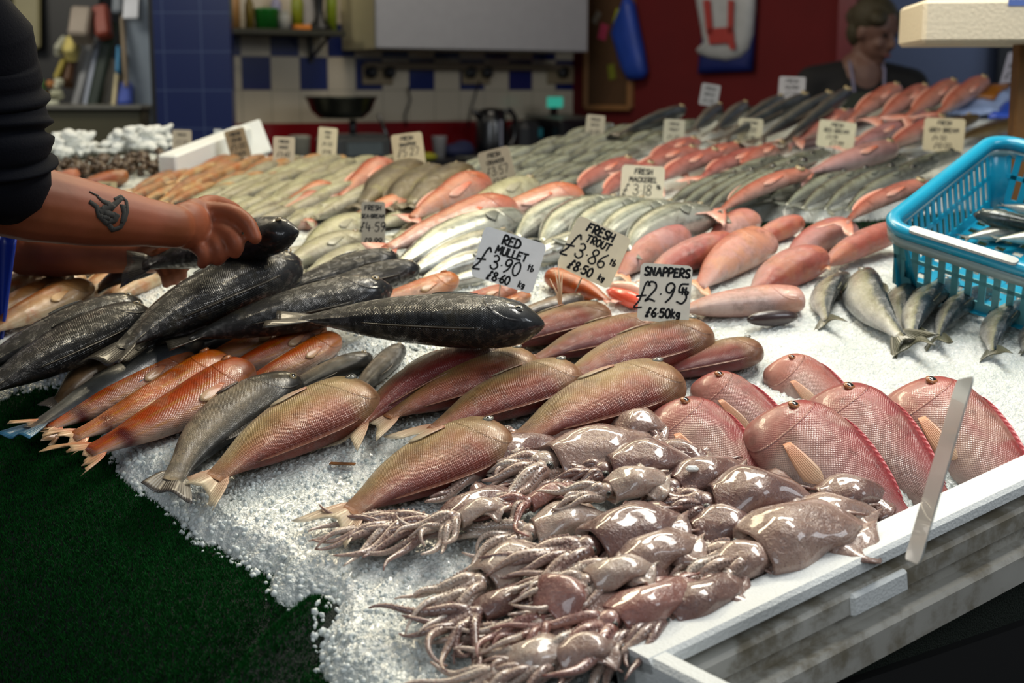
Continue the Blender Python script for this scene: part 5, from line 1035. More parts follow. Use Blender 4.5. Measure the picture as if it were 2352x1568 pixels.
wall('wall_back', W1, hitx(470, W1), x_end, 0, 3.0, M['tiles'])
M['redwall'] = plain('5c0708', .9, .1, .05, 6, name='red_wall_paint')
rx1 = hitx(1925, W2); wall('wall_right', W2, 0, rx1, 0, 3.0, M['redwall'])
M['paleblue'] = plain('5a6580', .5, .08, 0, 3, name='blue_grey_paint')
WB = ((1.0, 7.9), -6); wall('wall_far', WB, -.2, 4.2, 0, 3.0, M['paleblue'])
o = wall('trim_1', W2, rx1-.05, rx1+.03, 0, 3.0, plain('6a1420', .35, .1, name='red_frame'), .14, .02)
o = wall('door_1', WB, hitx(1932, WB), hitx(1985, WB), 0, 2.6, plain('8c92a2', .5, .1, name='pale_door_paint'), .06, .12)
o = wall('trim_2', WB, hitx(2243, WB), hitx(2300, WB), 0, 2.6, plain('0c0d12', .5, .1, name='black_frame'), .06, .12)
o = MB().box((0, 4, -.05), (11, 12.5, .1)).out('floor', plain('141516', .6, .2, .2, 8, name='wet_concrete'), smooth=False); struct(o)
o = MB().box((0, 6.6, 3.05), (9, 5.2, .1)).out('ceiling', plain('3a3a38', .8, .1, name='dark_ceiling'), smooth=False); struct(o)
# pillar of blue tiles
yp = 5.35; a = at(358, 207, yp); b = at(533, 207, yp); o = MB().box(((b.x-a.x)/2, .03, 1.5), (b.x-a.x, .06, 3.0)).out('wall_pillar', M['bluetile'], smooth=False); o.location = (a.x, yp, 0); struct(o)
a = at(329, 207, 5.45); b = at(366, 207, 5.45); o = MB().box(((a.x+b.x)/2+.03, 5.50, 1.5), (.06, .1, 3.0)).out('trim_3', plain('14130f', .5, .1, name='black_post'), smooth=False); struct(o)
a = at(285, 207, 5.7); b = at(350, 207, 5.7); o = MB().box(((a.x+b.x)/2, 5.75, 1.5), (b.x-a.x, .05, 3.0)).out('wall_panel', plain('7c8894', .35, .06, name='pale_metal_panel'), smooth=False); struct(o)
o = MB().box((-3.1, 8.3, 1.5), (3.4, .1, 3.0)).out('wall_left', plain('3c3c2e', .7, .3, 0, 2, name='dim_far_wall'), smooth=False); struct(o)
# counter
t_c = 1.45-(338-207)/FPX*5.9
WK = W1
def onwall(x, z, off=0): return frame_on((W1[0][0], W1[0][1], 0), W1[1]) @ Vector((x, -off, z))
ztop = 1.16
o = MB().box(((hitx(560, W1)+x_end)/2, -.30, ztop-.02), (x_end-hitx(560, W1), .58, .04), None, .004).box(((hitx(560, W1)+x_end)/2, -.28, ztop/2-.02), (x_end-hitx(560, W1)-.02, .52, ztop-.04)).out('kitchen_counter', plain('15161a', .35, .1, name='dark_laminate'), smooth=False); o.matrix_world = frame_on((W1[0][0], W1[0][1], 0), W1[1]); tag(o, 'dark kitchen worktop running along the tiled wall', 'counter')
def K(name, label, cat, px, py_base, off, parts, group=None):
    """a thing standing on the counter, at picture column px and off metres from the wall"""
    x = hitx(px, ((W1[0][0]+s32*off, W1[0][1]-c32*off), W1[1])); p = onwall(x, ztop if py_base is None else py_base, off); R = frame_on(p, W1[1]); r = thing(name, label, cat, mat=R, group=group)
    for nm, mb, m, sm in parts: mb.out(nm, m, r, smooth=sm)
    return r
blk = plain('0c0d10', .25, .05, coat=.4, name='black_plastic'); stl = plain('8a8d8c', .25, .1, 0, 40, metal=.85, name='steel'); wht = plain('c9c8c2', .5, .05, name='white_plastic'); dk = plain('202226', .4, .1, name='dark_grey_plastic')
K('kettle', 'black electric kettle with a pale water gauge on the worktop', 'kettle', 1130, None, .26, [
 ('body', MB().lathe([(.075, 0), (.08, .01), (.078, .06), (.070, .14), (.062, .19), (.05, .205), (.02, .212), (.001, .213)], 24), blk, True),
 ('handle', MB().tube([(.058, 0, .195), (.10, 0, .20), (.125, 0, .17), (.125, 0, .09), (.11, 0, .05), (.08, 0, .04)], [.012, .013, .012, .011, .011, .010], 10), blk, True),
 ('spout', MB().tube([(-.05, 0, .17), (-.08, 0, .19), (-.092, 0, .20)], [.02, .015, .012], 10), blk, True), ('gauge', MB().box((.004, -.078, .10), (.012, .008, .12), None, .003), plain('8c90a0', .3, .05, name='gauge'), False),
 ('base', MB().lathe([(.082, -.001), (.085, .004), (.08, .012)], 24), dk, True)])
K('cash_till', 'black cash till with a grey sloping top and a small green screen', 'till', 1285, None, .25, [
 ('body', MB().box((0, 0, .08), (.22, .34, .16), None, .01), blk, False), ('top', MB().box((.01, 0, .165), (.24, .30, .012), Matrix.Rotation(.06, 4, 'X'), .004), plain('4c4e48', .4, .1, name='grey_top'), False),
 ('stand', MB().box((.0, .06, .19), (.03, .02, .06)), blk, False), ('screen', MB().box((0, .05, .235), (.088, .010, .05), None, .003), plain('38a892', .4, .05, emis='38b49c', es=.45, name='green_screen'), False)])
K('dark_appliance', 'low dark appliance between the kettle and the till', 'appliance', 1205, None, .22, [('body', MB().box((0, 0, .075), (.12, .16, .15), None, .03), dk, False), ('switch', MB().box((.03, -.085, .10), (.02, .006, .04)), plain('1f6672', .4, .05, name='teal_switch'), False)])
K('weighing_scale', 'steel weighing scale with a wide hanging bowl left on the worktop', 'scale', 820, None, .34, [
 ('body', MB().box((0, 0, .05), (.26, .22, .10), None, .015), stl, False), ('plate', MB().box((0, 0, .106), (.24, .20, .008), None, .003), stl, False), ('display', MB().box((0, -.112, .05), (.16, .006, .05)), plain('5a6468', .3, .1, name='display'), False), ('post', MB().tube([(0, 0, .10), (0, 0, .17)], .015, 12), dk, True),
 ('lever', MB().tube([(.13, .0, .05), (.16, 0, .10), (.12, 0, .19)], [.012, .01, .008], 8), blk, True)])
xb = hitx(795, ((W1[0][0]+s32*.34, W1[0][1]-c32*.34), 32)); pb = onwall(xb, 1.335, .34); o = MB().lathe([(.03, -.002), (.09, .0), (.125, .03), (.148, .085), (.155, .09), (.150, .083), (.12, .034), (.085, .008), (.02, .006)], 32).out('bowl', plain('4c4f46', .22, .15, 0, 20, metal=.8, name='scale_bowl')); o.location = pb; tag(o, 'wide steel scale bowl in front of the cream tiles', 'bowl')
K('paper_cup', 'white paper cup on the worktop', 'cup', 1013, None, .30, [('cup', MB().lathe([(.024, 0), (.034, .09), (.036, .092), (.032, .09), (.022, .004)], 20), plain('a8a6a6', .5, .1, name='cup_paper'), True)])
K('white_tub', 'white tub at the left end of the worktop', 'tub', 700, None, .38, [('tub', MB().lathe([(.04, 0), (.045, .10), (.048, .105), (.03, .11)], 20), plain('9a988a', .5, .1, name='tub_plastic'), True)])
K('blue_cloth', 'crumpled dark blue cloth beside the paper cup', 'cloth', 1055, None, .28, [('cloth', MB().ell((0, 0, .025), (.08, .06, .035)).ell((.03, .01, .04), (.05, .04, .03)), plain('141c40', .8, .2, .3, 20, name='blue_cloth'), True)])
K('yellow_cloth', 'yellow cloth lying on the worktop edge', 'cloth', 975, None, .46, [('cloth', MB().ell((0, 0, .012), (.07, .05, .02)), plain('8a8a1c', .8, .2, .3, 20, name='yellow_cloth'), True)])
K('tray', 'thin pale tray lying before the kettle', 'tray', 1120, None, .50, [('tray', MB().box((0, 0, .006), (.26, .10, .010), None, .004), plain('55564e', .4, .1, name='tray'), False)])
# sockets and cable trunk
zt = hitz(1000, 152, W1); o = MB().box(((hitx(845, W1)+hitx(1300, W1))/2, -.02, zt), (hitx(1300, W1)-hitx(845, W1), .04, .03), None, .003).out('cable_trunking', plain('6a5c48', .5, .1, name='trunking'), smooth=False); o.matrix_world = frame_on((W1[0][0], W1[0][1], 0), 32); tag(o, 'brown cable trunking under the wall cabinet', 'trunking')
for lab, px in (('double socket with two black plugs above the scale', 862), ('double socket with two black plugs above the kettle', 1082), ('single socket with a black plug above the till', 1270)):
    x = hitx(px, W1); z = hitz(px, 172, W1); R = frame_on(onwall(x+.03, z, .0), 32); r = thing('wall_socket', lab, 'socket', mat=R); MB().box((0, -.008, 0), (.15, .016, .085), None, .004).out('face_plate', plain('8a7a5e', .5, .1, name='socket_plate'), r, smooth=False)
    for dx in ((-.045, .045) if px != 1270 else (0,)): MB().box((dx, -.035, .012), (.05, .05, .05), None, .012).out('plug', blk, r, smooth=False)
for lab, pts in (('thin black cable hanging from the left sockets', [(940, 200), (945, 230), (932, 265), (935, 290)]), ('thin black cable running down to the kettle', [(1100, 185), (1090, 215), (1080, 250), (1072, 290)])):
    o = MB().tube([onwall(hitx(a_, W1), hitz(a_, b_, W1), .02) for a_, b_ in pts], .004, 6).out('cable', blk); tag(o, lab, 'cable')
# shelf with goods
zs = hitz(650, 68, W1, .2); xa, xb2 = hitx(535, ((W1[0][0]+s32*.2, W1[0][1]-c32*.2), 32)), hitx(800, ((W1[0][0]+s32*.2, W1[0][1]-c32*.2), 32))
r = thing('wall_shelf', 'dark wooden shelf on the tiled wall at the top left', 'shelf', mat=frame_on((W1[0][0], W1[0][1], 0), 32)); MB().box(((xa+xb2)/2, -.12, zs-.012), (xb2-xa, .24, .024), None, .003).out('board', plain('2c2a18', .5, .15, name='dark_wood'), r, smooth=False)
for xx in (xa+.05, xb2-.06): MB().tube([(xx, -.01, zs-.11), (xx, -.19, zs-.03)], .009, 8).box((xx, -.01, zs-.07), (.02, .012, .12)).out('bracket', blk, r, smooth=False)
def shelf_item(name, lab, cat, px, prof_, col, box=None, off=.10, cap=None, rough=.4):
    x = hitx(px, ((W1[0][0]+s32*off, W1[0][1]-c32*off), 32)); p = onwall(x, zs, off); r = thing(name, lab, cat, mat=frame_on(p, 32)); m = plain(col, rough, .1, name=name)
    if box: MB().box((0, 0, box[2]/2), box, None, .004).out('body', m, r, smooth=False)
    else: MB().lathe(prof_, 18).out('body', m, r)
    if cap: MB().lathe([(cap[1], cap[2]), (cap[1], cap[2]+cap[3]), (cap[1]*.6, cap[2]+cap[3]+.003)], 14).out('cap', plain(cap[0], .4, .05, name='cap'), r)
shelf_item('striped_tin', 'orange and white striped tin at the left end of the shelf', 'tin', 560, [(.03, 0), (.031, .15), (.028, .152)], '9c7444')
shelf_item('glass_bottle', 'slim golden bottle on the shelf left of the green tub', 'bottle', 597, [(.018, 0), (.019, .10), (.008, .13), (.008, .18)], '6a5a1c', cap=('c0a040', .009, .17, .02))
shelf_item('plastic_tub', 'bright green tub on the shelf', 'tub', 634, [(.045, 0), (.052, .08), (.055, .085), (.04, .09)], '12661e')
shelf_item('glass_jar', 'small jar with a white label right of the green tub', 'jar', 672, [(.026, 0), (.028, .06), (.022, .07)], 'a4a49c', cap=('9a9a90', .024, .066, .012))
shelf_item('orange_packet', 'low orange and yellow packet on the shelf', 'packet', 712, None, 'd07a20', box=(.07, .04, .022), off=.17)
shelf_item('squeeze_bottle', 'yellow-green bottle on the shelf', 'bottle', 702, [(.024, 0), (.026, .12), (.012, .15)], '7c8414', cap=('b8b020', .010, .15, .02))
shelf_item('squeeze_bottle', 'pale lilac bottle on the shelf right of the green tub', 'bottle', 656, [(.022, 0), (.024, .11), (.010, .14)], '8a86a0', off=.07, cap=('7078a8', .010, .14, .02))
shelf_item('desk_fan_base', 'black bell-shaped stand at the right of the shelf', 'stand', 752, [(.055, 0), (.05, .02), (.02, .05), (.014, .09), (.022, .16), (.03, .2)], '08090a')
shelf_item('squeeze_bottle', 'lime green bottle right of the black stand', 'bottle', 778, [(.022, 0), (.024, .16), (.012, .19)], '76861c')
shelf_item('white_carton', 'white carton behind the bottles on the shelf', 'carton', 726, None, 'a09a92', box=(.06, .05, .16), off=.05)
# wall cabinet
offc = .34; Wc = ((W1[0][0]+s32*offc, W1[0][1]-c32*offc), 32); x0, x1 = hitx(875, Wc), hitx(1342, Wc); zb = hitz(1100, 115, Wc)
r = thing('wall_cabinet', 'large white wall cabinet with a cream side over the worktop', 'cabinet', mat=frame_on((W1[0][0], W1[0][1], 0), 32)); MB().box(((x0+x1)/2, -offc/2+.01, zb+.42), (x1-x0-.002, offc-.03, .84)).out('carcass', plain('b8ae88', .5, .05, name='cream_laminate'), r, smooth=False)
MB().box(((x0+x1)/2, -offc+.004, zb+.42), (x1-x0, .022, .84), None, .004).out('door', plain('9c9c9f', .5, .04, name='white_laminate'), r, smooth=False)
# cork board on the red wall
def onred(px, py, off=0):
    W = ((W2[0][0]-math.sin(math.radians(42))*off, W2[0][1]-math.cos(math.radians(42))*off), -42); x = hitx(px, W); return x, hitz(px, py, W)
RW = frame_on((W2[0][0], W2[0][1], 0), -42)
xa, _ = onred(1340, 200, .02); xb_, zb_ = onred(1438, 248, .02); zt_ = zb_+.62; r = thing('cork_board', 'cork notice board in a pine frame beside the cabinet', 'notice board', mat=RW)
MB().box(((xa+xb_)/2, -.01, (zb_+zt_)/2), (xb_-xa, .016, zt_-zb_)).out('cork', plain('4e341a', .8, .2, .2, 60, name='cork'), r, smooth=False); fr = MB(); w_ = .026
for c_, d_ in ((((xa+xb_)/2, -.014, zb_), (xb_-xa, .03, w_)), (((xa+xb_)/2, -.014, zt_), (xb_-xa, .03, w_)), ((xa, -.014, (zb_+zt_)/2), (w_, .03, zt_-zb_)), ((xb_, -.014, (zb_+zt_)/2), (w_, .03, zt_-zb_))): fr.box(c_, d_, None, .003)
fr.out('frame', plain('8a6038', .5, .1, name='pine'), r, smooth=False)
for lab, px, py, w_, h_, col, rr in (('yellow-green note pinned near the top of the cork board', 1408, 38, .045, .07, 'a0a818', .35), ('pink note pinned on the cork board', 1375, 73, .05, .075, 'b03858', .3), ('yellow-green note low on the cork board', 1395, 165, .04, .07, '6e7418', -.2), ('grey-white slip at the top of the cork board', 1360, 40, .03, .06, '7c7468', .6)):
    x, z = onred(px, py, .03); o = MB().box((0, 0, 0), (w_, .0015, h_)).out('paper_note', plain(col, .7, .05, name='note_paper'), smooth=False); o.matrix_world = RW @ Matrix.Translation((x, -.022, z)) @ Matrix.Rotation(rr, 4, 'Y'); tag(o, lab, 'note')
def hanging(name, label, px_pts, off, col, th=.05, cat='bag', sub=(), m=None):
    """a soft bag hanging on the red wall; outline points (px, py)"""
    pts = [Vector((onred(a_, b_, off)[0], 0, onred(a_, b_, off)[1])) for a_, b_ in px_pts]; n = len(pts); c_ = sum(pts, Vector())/n; rings = []
    for s_, d_ in ((.96, 0), (1.0, .35), (.97, .7), (.82, .94), (.55, 1.0), (.01, 1.03)): rings.append([c_+(p-c_)*s_+Vector((0, -d_*th-.012-off*.0, 0)) for p in pts])
    v = [p for l in rings for p in l]; f = []
    for i in range(len(rings)-1):
        for j in range(n): j2 = (j+1) % n; f.append((i*n+j, i*n+j2, (i+1)*n+j2, (i+1)*n+j))
    f.append(tuple(range(n-1, -1, -1))); r = thing(name, label, cat, mat=RW)
    mesh('bag_body', v, f, m or plain(col, .5, .15, .5, 14, coat=.1, name='bag_'+col), r)
    return r
r = hanging('plastic_bag', 'bright blue bag hanging beside the cork board', [(1432, -20), (1445, 10), (1455, 60), (1466, 110), (1476, 165), (1470, 180), (1440, 186), (1425, 160), (1410, 110), (1400, 75), (1408, 45), (1422, 10)], .03, '1c3f9a', .06)
r = hanging('plastic_bag', 'dark blue bag hanging behind the white one on the red wall', [(1612, -30), (1712, -30), (1714, 60), (1712, 163), (1650, 166), (1590, 170), (1594, 120), (1604, 40)], .02, '0c1c5c', .03)
r = hanging('carrier_bag', 'white carrier bag with red print hanging on the red wall', [(1572, -40), (1706, -40), (1706, 20), (1704, 80), (1698, 112), (1682, 132), (1650, 141), (1610, 135), (1585, 124), (1581, 116), (1598, 102), (1590, 60), (1580, 10)], .05, 'a6a8a8', .05, m=plain('a8a9a8', .5, .12, .5, 16, name='white_bag'))
m = MB()
def redp(a_, b_, o_=.095): x, z = onred(a_, b_, .06); return Vector((x, -o_+.0, z))
for quad in ([(1600, 0), (1616, 0), (1624, 78), (1610, 80)], [(1655, 0), (1668, 0), (1668, 75), (1656, 78)], [(1610, 66), (1668, 62), (1672, 98), (1616, 102)], [(1656, 98), (1674, 98), (1674, 114), (1664, 114)]):
    g = []
    for i in range(3):
        rowp = []
        for j in range(3): u, w_ = i/2, j/2; p0 = redp(*quad[0])*(1-w_)+redp(*quad[1])*w_; p1 = redp(*quad[3])*(1-w_)+redp(*quad[2])*w_; rowp.append(p0*(1-u)+p1*u+Vector((0, .022, 0)))
        g.append(rowp)
    m.sheet(g, .002)
m.out('red_print', plain('9c2c24', .5, .1, name='red_print'), r, smooth=False)
# left: next stall seen past the pillar
yl = 5.6; a = at(75, 250, yl); b = at(325, 250, yl); zt2 = at(200, 252, yl).z
r = thing('steel_counter', 'plain steel counter front in the left background', 'counter', (0, 0, 0)); MB().box(((a.x+b.x)/2-.1, yl+.3, zt2/2), (b.x-a.x+.2, .6, zt2), None, .01).out('cabinet', plain('5c5844', .35, .15, .05, 3, metal=.4, name='brushed_steel'), r, smooth=False); MB().box(((a.x+b.x)/2-.1, yl+.29, zt2+.01), (b.x-a.x+.22, .64, .02), None, .004).out('top', plain('8c8a80', .3, .1, metal=.5, name='steel_top'), r, smooth=False)
LAST = [None]
def LB(name, lab, cat, x0, y0, x1, y1, wpx, y, col, th=.03, cap=None, rough=.5, d=.02):
    """a leaning board, pole or roll between two picture points at distance y"""
    a_, b_ = at(x0, y0, y+.06), at(x1, y1, y); k = y/FPX; v = a_-b_; o = MB().box((0, 0, 0), (wpx*k, th, v.length), None, min(.01, wpx*k*.3)).out(name, plain(col, rough, .12, .05, 10, name=name), smooth=False)
    Z = v.normalized(); Y = Vector((0, 1, 0)); Y = (Y-Z*Y.dot(Z)).normalized(); X = Y.cross(Z); R = Matrix((X, Y, Z)).transposed().to_4x4(); R.translation = (a_+b_)/2; o.matrix_world = R; tag(o, lab, cat); LAST[0] = o; return o
def nest(name, *a):
    par = LAST[0]; n_ = LB(name, '-', '-', *a); del n_['label']; del n_['category']; mw = n_.matrix_world.copy(); n_.parent = par; n_.matrix_parent_inverse = par.matrix_world.inverted(); n_.matrix_world = mw; LAST[0] = par
LB('tall_board', 'cream boarding strip at the top left behind the sleeve', 'board', 62, -60, 62, 112, 62, 6.4, '8a835c'); LB('dark_cabinet', 'black cabinet shape behind the leaning boards', 'cabinet', 172, -80, 172, 250, 160, 6.6, '0c0c0a', .3)
LB('leaning_board', 'grey-white board leaning, left of the green one', 'board', 212, 100, 172, 250, 20, 5.9, '8c8e90'); LB('leaning_board', 'pale blue-white thin board leaning beside the green one', 'board', 228, 95, 196, 250, 14, 5.88, 'a0a8b8'); LB('leaning_board', 'long dark green board leaning in the left background', 'board', 258, 50, 212, 250, 28, 5.86, '16291c')
LB('grey_crate', 'grey crate standing between green board and brush', 'crate', 254, 140, 244, 250, 34, 5.95, '75736c', .1); LB('cardboard_box', 'cardboard box with a white top at the upper left', 'box', 194, 26, 184, 92, 46, 5.8, '9a8e80', .1); LB('red_packet', 'red packet with a yellow patch beside the cardboard box', 'packet', 232, 16, 240, 86, 34, 5.82, '8c3c2c', .06)
LB('broom', 'wooden broom handle standing before the metal panel', 'broom', 279, 10, 290, 200, 8, 5.66, '8c7c64'); nest('broom_head', 288, 192, 287, 246, 32, 5.66, '1c3f9c', .05); LB('cream_stick', 'cream stick with a blue grip beside the broom', 'stick', 270, 168, 261, 250, 9, 5.64, 'c4b890'); nest('blue_grip', 273, 108, 270, 168, 8, 5.64, '2a78a4')
LB('yellow_roll', 'yellow roll among the clutter', 'roll', 170, 95, 160, 130, 26, 5.85, 'd8c878', .08); LB('white_roll', 'white roll left of the yellow one', 'roll', 150, 92, 130, 120, 16, 5.85, 'b4b4a0', .06); LB('brown_jar', 'brown jar under the yellow roll', 'jar', 165, 130, 152, 195, 26, 5.9, '5c3a1c', .08); LB('yellow_tube', 'yellow tube leaning left of the brown jar', 'tube', 148, 135, 128, 182, 12, 5.84, 'a89848')
LB('metal_tag', 'white paper sheet hanging on the metal panel', 'paper', 303, -30, 299, 42, 34, 5.66, 'c8ccd4', .004); LB('grey_bracket', 'grey bracket left of the hanging paper', 'bracket', 270, -30, 268, 30, 22, 5.68, '707880', .02)
rs = random.Random(3)
for lab, x0, y0, w_, col in (('white spoon-like scoop lowest on the steel counter', 122, 242, 13, 'c8cab4'), ('white scoop above the lowest one', 128, 215, 16, 'b8b89c'), ('white upright scoop beside the orange bits', 134, 195, 12, 'c0c0a8'), ('orange fruit among the clutter', 98, 216, 12, 'c88418'), ('orange bundle behind the scoops', 118, 195, 15, 'a8703c'), ('green potted sprig behind the sleeve', 92, 195, 20, '3a5a2a'), ('lilac blossom shape beside the sleeve', 68, 222, 18, 'a8a4c4'), ('small blue lump near the orange fruit', 103, 236, 10, '1c3070'), ('brown paper heap along the steel counter edge', 88, 245, 24, '8a5a3c')):
    p = at(x0, y0, 5.7); k = 5.7/FPX; m = MB()
    for i in range(5): m.ell((rs.uniform(-.5, .5)*w_*k, rs.uniform(-.02, .02), rs.uniform(-.6, .6)*w_*k), (w_*k*.6, .02, w_*k*rs.uniform(.3, .8)), Euler((0, rs.uniform(-.7, .7), 0)).to_matrix(), 10, 8)
    o = m.out('counter_clutter', plain(col, .5, .15, name='clutter_'+col)); o.location = p; tag(o, lab, 'clutter')
# top right foam box, post, packets
r = thing('foam_box', 'white foam box with a blue label on a brown post, top right', 'box', mat=Matrix.Translation(at(2118, 99, 3.1)) @ Matrix.Rotation(math.radians(-6), 4, 'Z')); MB().box((.24, .16, .046), (.48, .32, .092), None, .008).out('box_body', plain('cfc4ac', .6, .08, .5, 120, name='cream_foam'), r, smooth=False); MB().box((.26, -.0008, .084), (.17, .002, .014)).out('blue_tape', plain('5068a8', .5, .15, name='blue_tape'), r, smooth=False)
p = at(2362, 130, 3.2); r2 = MB().box((p.x, p.y+.02, (1.2+at(2345, 92, 3.2).z)/2), (.045, .045, at(2345, 92, 3.2).z-1.2), None, .004).out('wooden_post', plain('6e4a1e', .6, .2, .2, 20, name='brown_wood'), smooth=False); tag(r2, 'brown wooden block under the foam box', 'post')
def packet(lab, px, col_in, seed):
    pts = [P(a_, b_, .02) for a_, b_ in px]; g = [[pts[0]*(1-u)*(1-v)+pts[1]*u*(1-v)+pts[2]*u*v+pts[3]*(1-u)*v+Vector((0, 0, .02*math.sin(u*math.pi)*math.sin(v*math.pi)+.004*math.sin(u*17+v*9))) for v in [j/8 for j in range(9)]] for u in [i/8 for i in range(9)]]
    r = thing('fish_packet', lab, 'packet', (0, 0, 0)); MB().sheet(g, .012).out('wrapper', plain('2c4cb0' if seed else '8ea2cc', .3, .35, .4, 9, coat=.4, name='wrapper'), r)
    g2 = [[g[i][j]+Vector((0, 0, .012)) for j in range(2, 7)] for i in range(2, 7)]; MB().sheet(g2, .01).out('fillet', plain(col_in, .4, .2, .3, 20, coat=.4, name='smoked_fillet'), r)
packet('blue and white packet holding an orange-brown smoked fillet', [(2175, 262), (2262, 205), (2370, 190), (2290, 262)], '8a5418', 0); packet('deep blue packet with a brown fillet at the right edge', [(2270, 270), (2340, 215), (2440, 210), (2420, 275)], '8a4a20', 1)
# legs and apron under the table so that it stands
for lab, x, y_ in (('front left', -.9, 2.2), ('back left', -.9, 3.6), ('back right', 1.4, 4.4), ('front right', .5, 2.1)):
    zt3 = float(mat_h(np.array([x]), np.array([y_]))[0])-.02; MB().box((x, y_, zt3/2), (.05, .05, zt3)).out('table_leg', plain('303234', .4, .1, metal=.5, name='leg_steel'), matobj, smooth=False)
# ---------------------------------------------------------------- people
t = NT('man_skin'); O = t.tc.outputs['Object']; n = t.noise(O, 9, 4); n2 = t.noise(O, 60, 3)
M['skin'] = t.fin(t.mix(t.step(.3, .7, n), lin('743e22'), lin('8a4c34')), .5, t.bump(n2, .12, .003), Subsurface_Weight=.25, Subsurface_Radius=(.02, .008, .005), Subsurface_Scale=.4, Specular_IOR_Level=.25)
M['skin_w'] = plain('6e4e42', .55, .06, name='woman_skin', sss=.1)
t = NT('navy_knit'); O = t.tc.outputs['Object']; n = t.noise(O, 8, 4)
M['knit'] = t.fin(t.mix(n, lin('08090e'), lin('101219')), .85, t.bump(t.noise(O, 300, 2), .3, .002), Specular_IOR_Level=.08)
def limb(m, pts, rad, n=16, steps=5):
    """smooth tapering tube through joints"""
    P_ = [Vector(p) for p in pts]; Q = [P_[0]*2-P_[1]]+P_+[P_[-1]*2-P_[-2]]; R_ = [rad[0]]+list(rad)+[rad[-1]]; op = []; orad = []
    for i in range(1, len(Q)-2):
        for k in range(steps):
            t_ = k/steps; op.append(.5*((2*Q[i])+(Q[i+1]-Q[i-1])*t_+(2*Q[i-1]-5*Q[i]+4*Q[i+1]-Q[i+2])*t_*t_+(3*Q[i]-Q[i-1]-3*Q[i+1]+Q[i+2])*t_**3)); orad.append(R_[i]*(1-t_)+R_[i+1]*t_)
    op.append(Q[-2]); orad.append(R_[-2]); m.tube(op, orad, n); m.ell(op[0], (orad[0],)*3, None, 12, 8); m.ell(op[-1], (orad[-1],)*3, None, 12, 8); return m
# the man at the left: near arm
sh = Vector((-.86, 1.86, 1.52)); el = at(-28, 455, 1.98); wr = at(398, 520, 2.16); hand = at(490, 515, 2.24)
def man_arm(m, sh, el, wr):
    limb(m, [sh, (sh+el)/2, el], [.062, .055, .050]); limb(m, [el, el+(wr-el)*.22+Vector((0, 0, .002)), el+(wr-el)*.55, el+(wr-el)*.85, wr], [.050, .056, .048, .037, .034])
body = MB(); man_arm(body, sh, el, wr)
fx_ = (hand-wr).normalized(); up_ = Vector((0, 0, 1)); sd = fx_.cross(up_).normalized(); up_ = sd.cross(fx_)
# palm: a flattened block from the wrist to the knuckles
Rm = Matrix((fx_, sd, up_)).transposed()
pc = at(450, 515, 2.22); body.ell(pc, (.046, .024, .042), Rm, 20, 14); body.ell(at(430, 518, 2.19), (.042, .030, .038), Rm, 18, 12); body.ell(at(482, 522, 2.235), (.030, .022, .038), Rm, 18, 12)
def finger(m, pts, rads): limb(m, pts, rads, 12, 4)
finger(body, [at(480, 488, 2.235), at(532, 490, 2.215), at(568, 512, 2.195), at(586, 546, 2.185)], [.019, .0150, .0130, .0112])     # index over the top of the fish
finger(body, [at(490, 522, 2.23), at(526, 536, 2.20), at(545, 560, 2.185), at(540, 580, 2.19)], [.019, .0145, .0125, .0105])
finger(body, [at(475, 545, 2.22), at(500, 562, 2.195), at(508, 584, 2.19), at(500, 598, 2.20)], [.018, .014, .012, .010])
finger(body, [at(445, 556, 2.21), at(466, 576, 2.19), at(472, 594, 2.19), at(464, 606, 2.20)], [.016, .0125, .0105, .009])
finger(body, [at(440, 500, 2.20), at(480, 470, 2.29), at(530, 480, 2.33), at(560, 505, 2.345)], [.020, .017, .014, .012])          # thumb on the far side
# far arm and hand under the fish
sh2 = Vector((-1.0, 2.40, 1.50)); el2 = at(60, 575, 2.52); wr2 = at(305, 585, 2.44)
limb(body, [sh2, (sh2+el2)/2, el2], [.060, .052, .046]); limb(body, [el2, el2+(wr2-el2)*.3, el2+(wr2-el2)*.7, wr2], [.046, .046, .036, .031])
body.ell(at(345, 588, 2.42), (.045, .026, .030), Matrix.Rotation(-.2, 3, 'Z'), 18, 12)
for i, (p0, p1, p2, p3) in enumerate([((365, 575), (395, 585), (412, 610), (420, 634)), ((355, 588), (383, 600), (398, 622), (402, 645)), ((345, 598), (368, 612), (380, 632), (382, 652)), ((375, 572), (412, 575), (432, 590), (440, 606))]):
    finger(body, [at(*p0, 2.41), at(*p1, 2.40), at(*p2, 2.39), at(*p3, 2.40)], [.014, .0115, .0102, .0085])
finger(body, [at(330, 575, 2.42), at(350, 560, 2.38), at(380, 552, 2.36)], [.014, .012, .010])
# torso, neck, head, legs (outside the frame, so that the arms belong to someone)
tc = Vector((-1.22, 2.02, 0)); limb(body, [sh, Vector((-1.05, 1.98, 1.52)), Vector((-1.10, 2.14, 1.52)), sh2], [.06, .11, .11, .06]); limb(body, [Vector((-1.08, 2.08, 1.50)), Vector((-1.17, 2.06, 1.25)), Vector((-1.24, 2.05, 1.0))], [.15, .17, .17], 20)
limb(body, [Vector((-1.04, 2.06, 1.58)), Vector((-.99, 2.05, 1.70))], [.065, .06]); body.ell((-.97, 2.05, 1.80), (.10, .08, .125), None, 20, 14); body.ell((-.872, 2.05, 1.79), (.018, .014, .02))
for sy in (-.11, .11): limb(body, [Vector((-1.25, 2.05+sy, .98)), Vector((-1.25, 2.05+sy, .52)), Vector((-1.28, 2.05+sy, .06))], [.10, .065, .05]); body.ell((-1.2, 2.05+sy, .045), (.14, .05, .045))
o = body.out('body', M['skin'], None); fuse(o, .0042, 3, .5)
man = thing('person', 'man in navy jumper and blue apron, tattooed arm reaching to a black fish', 'person', (-1.24, 2.05, 0)); o.parent = man; o.matrix_parent_inverse = Matrix.Translation((1.24, -2.05, 0))
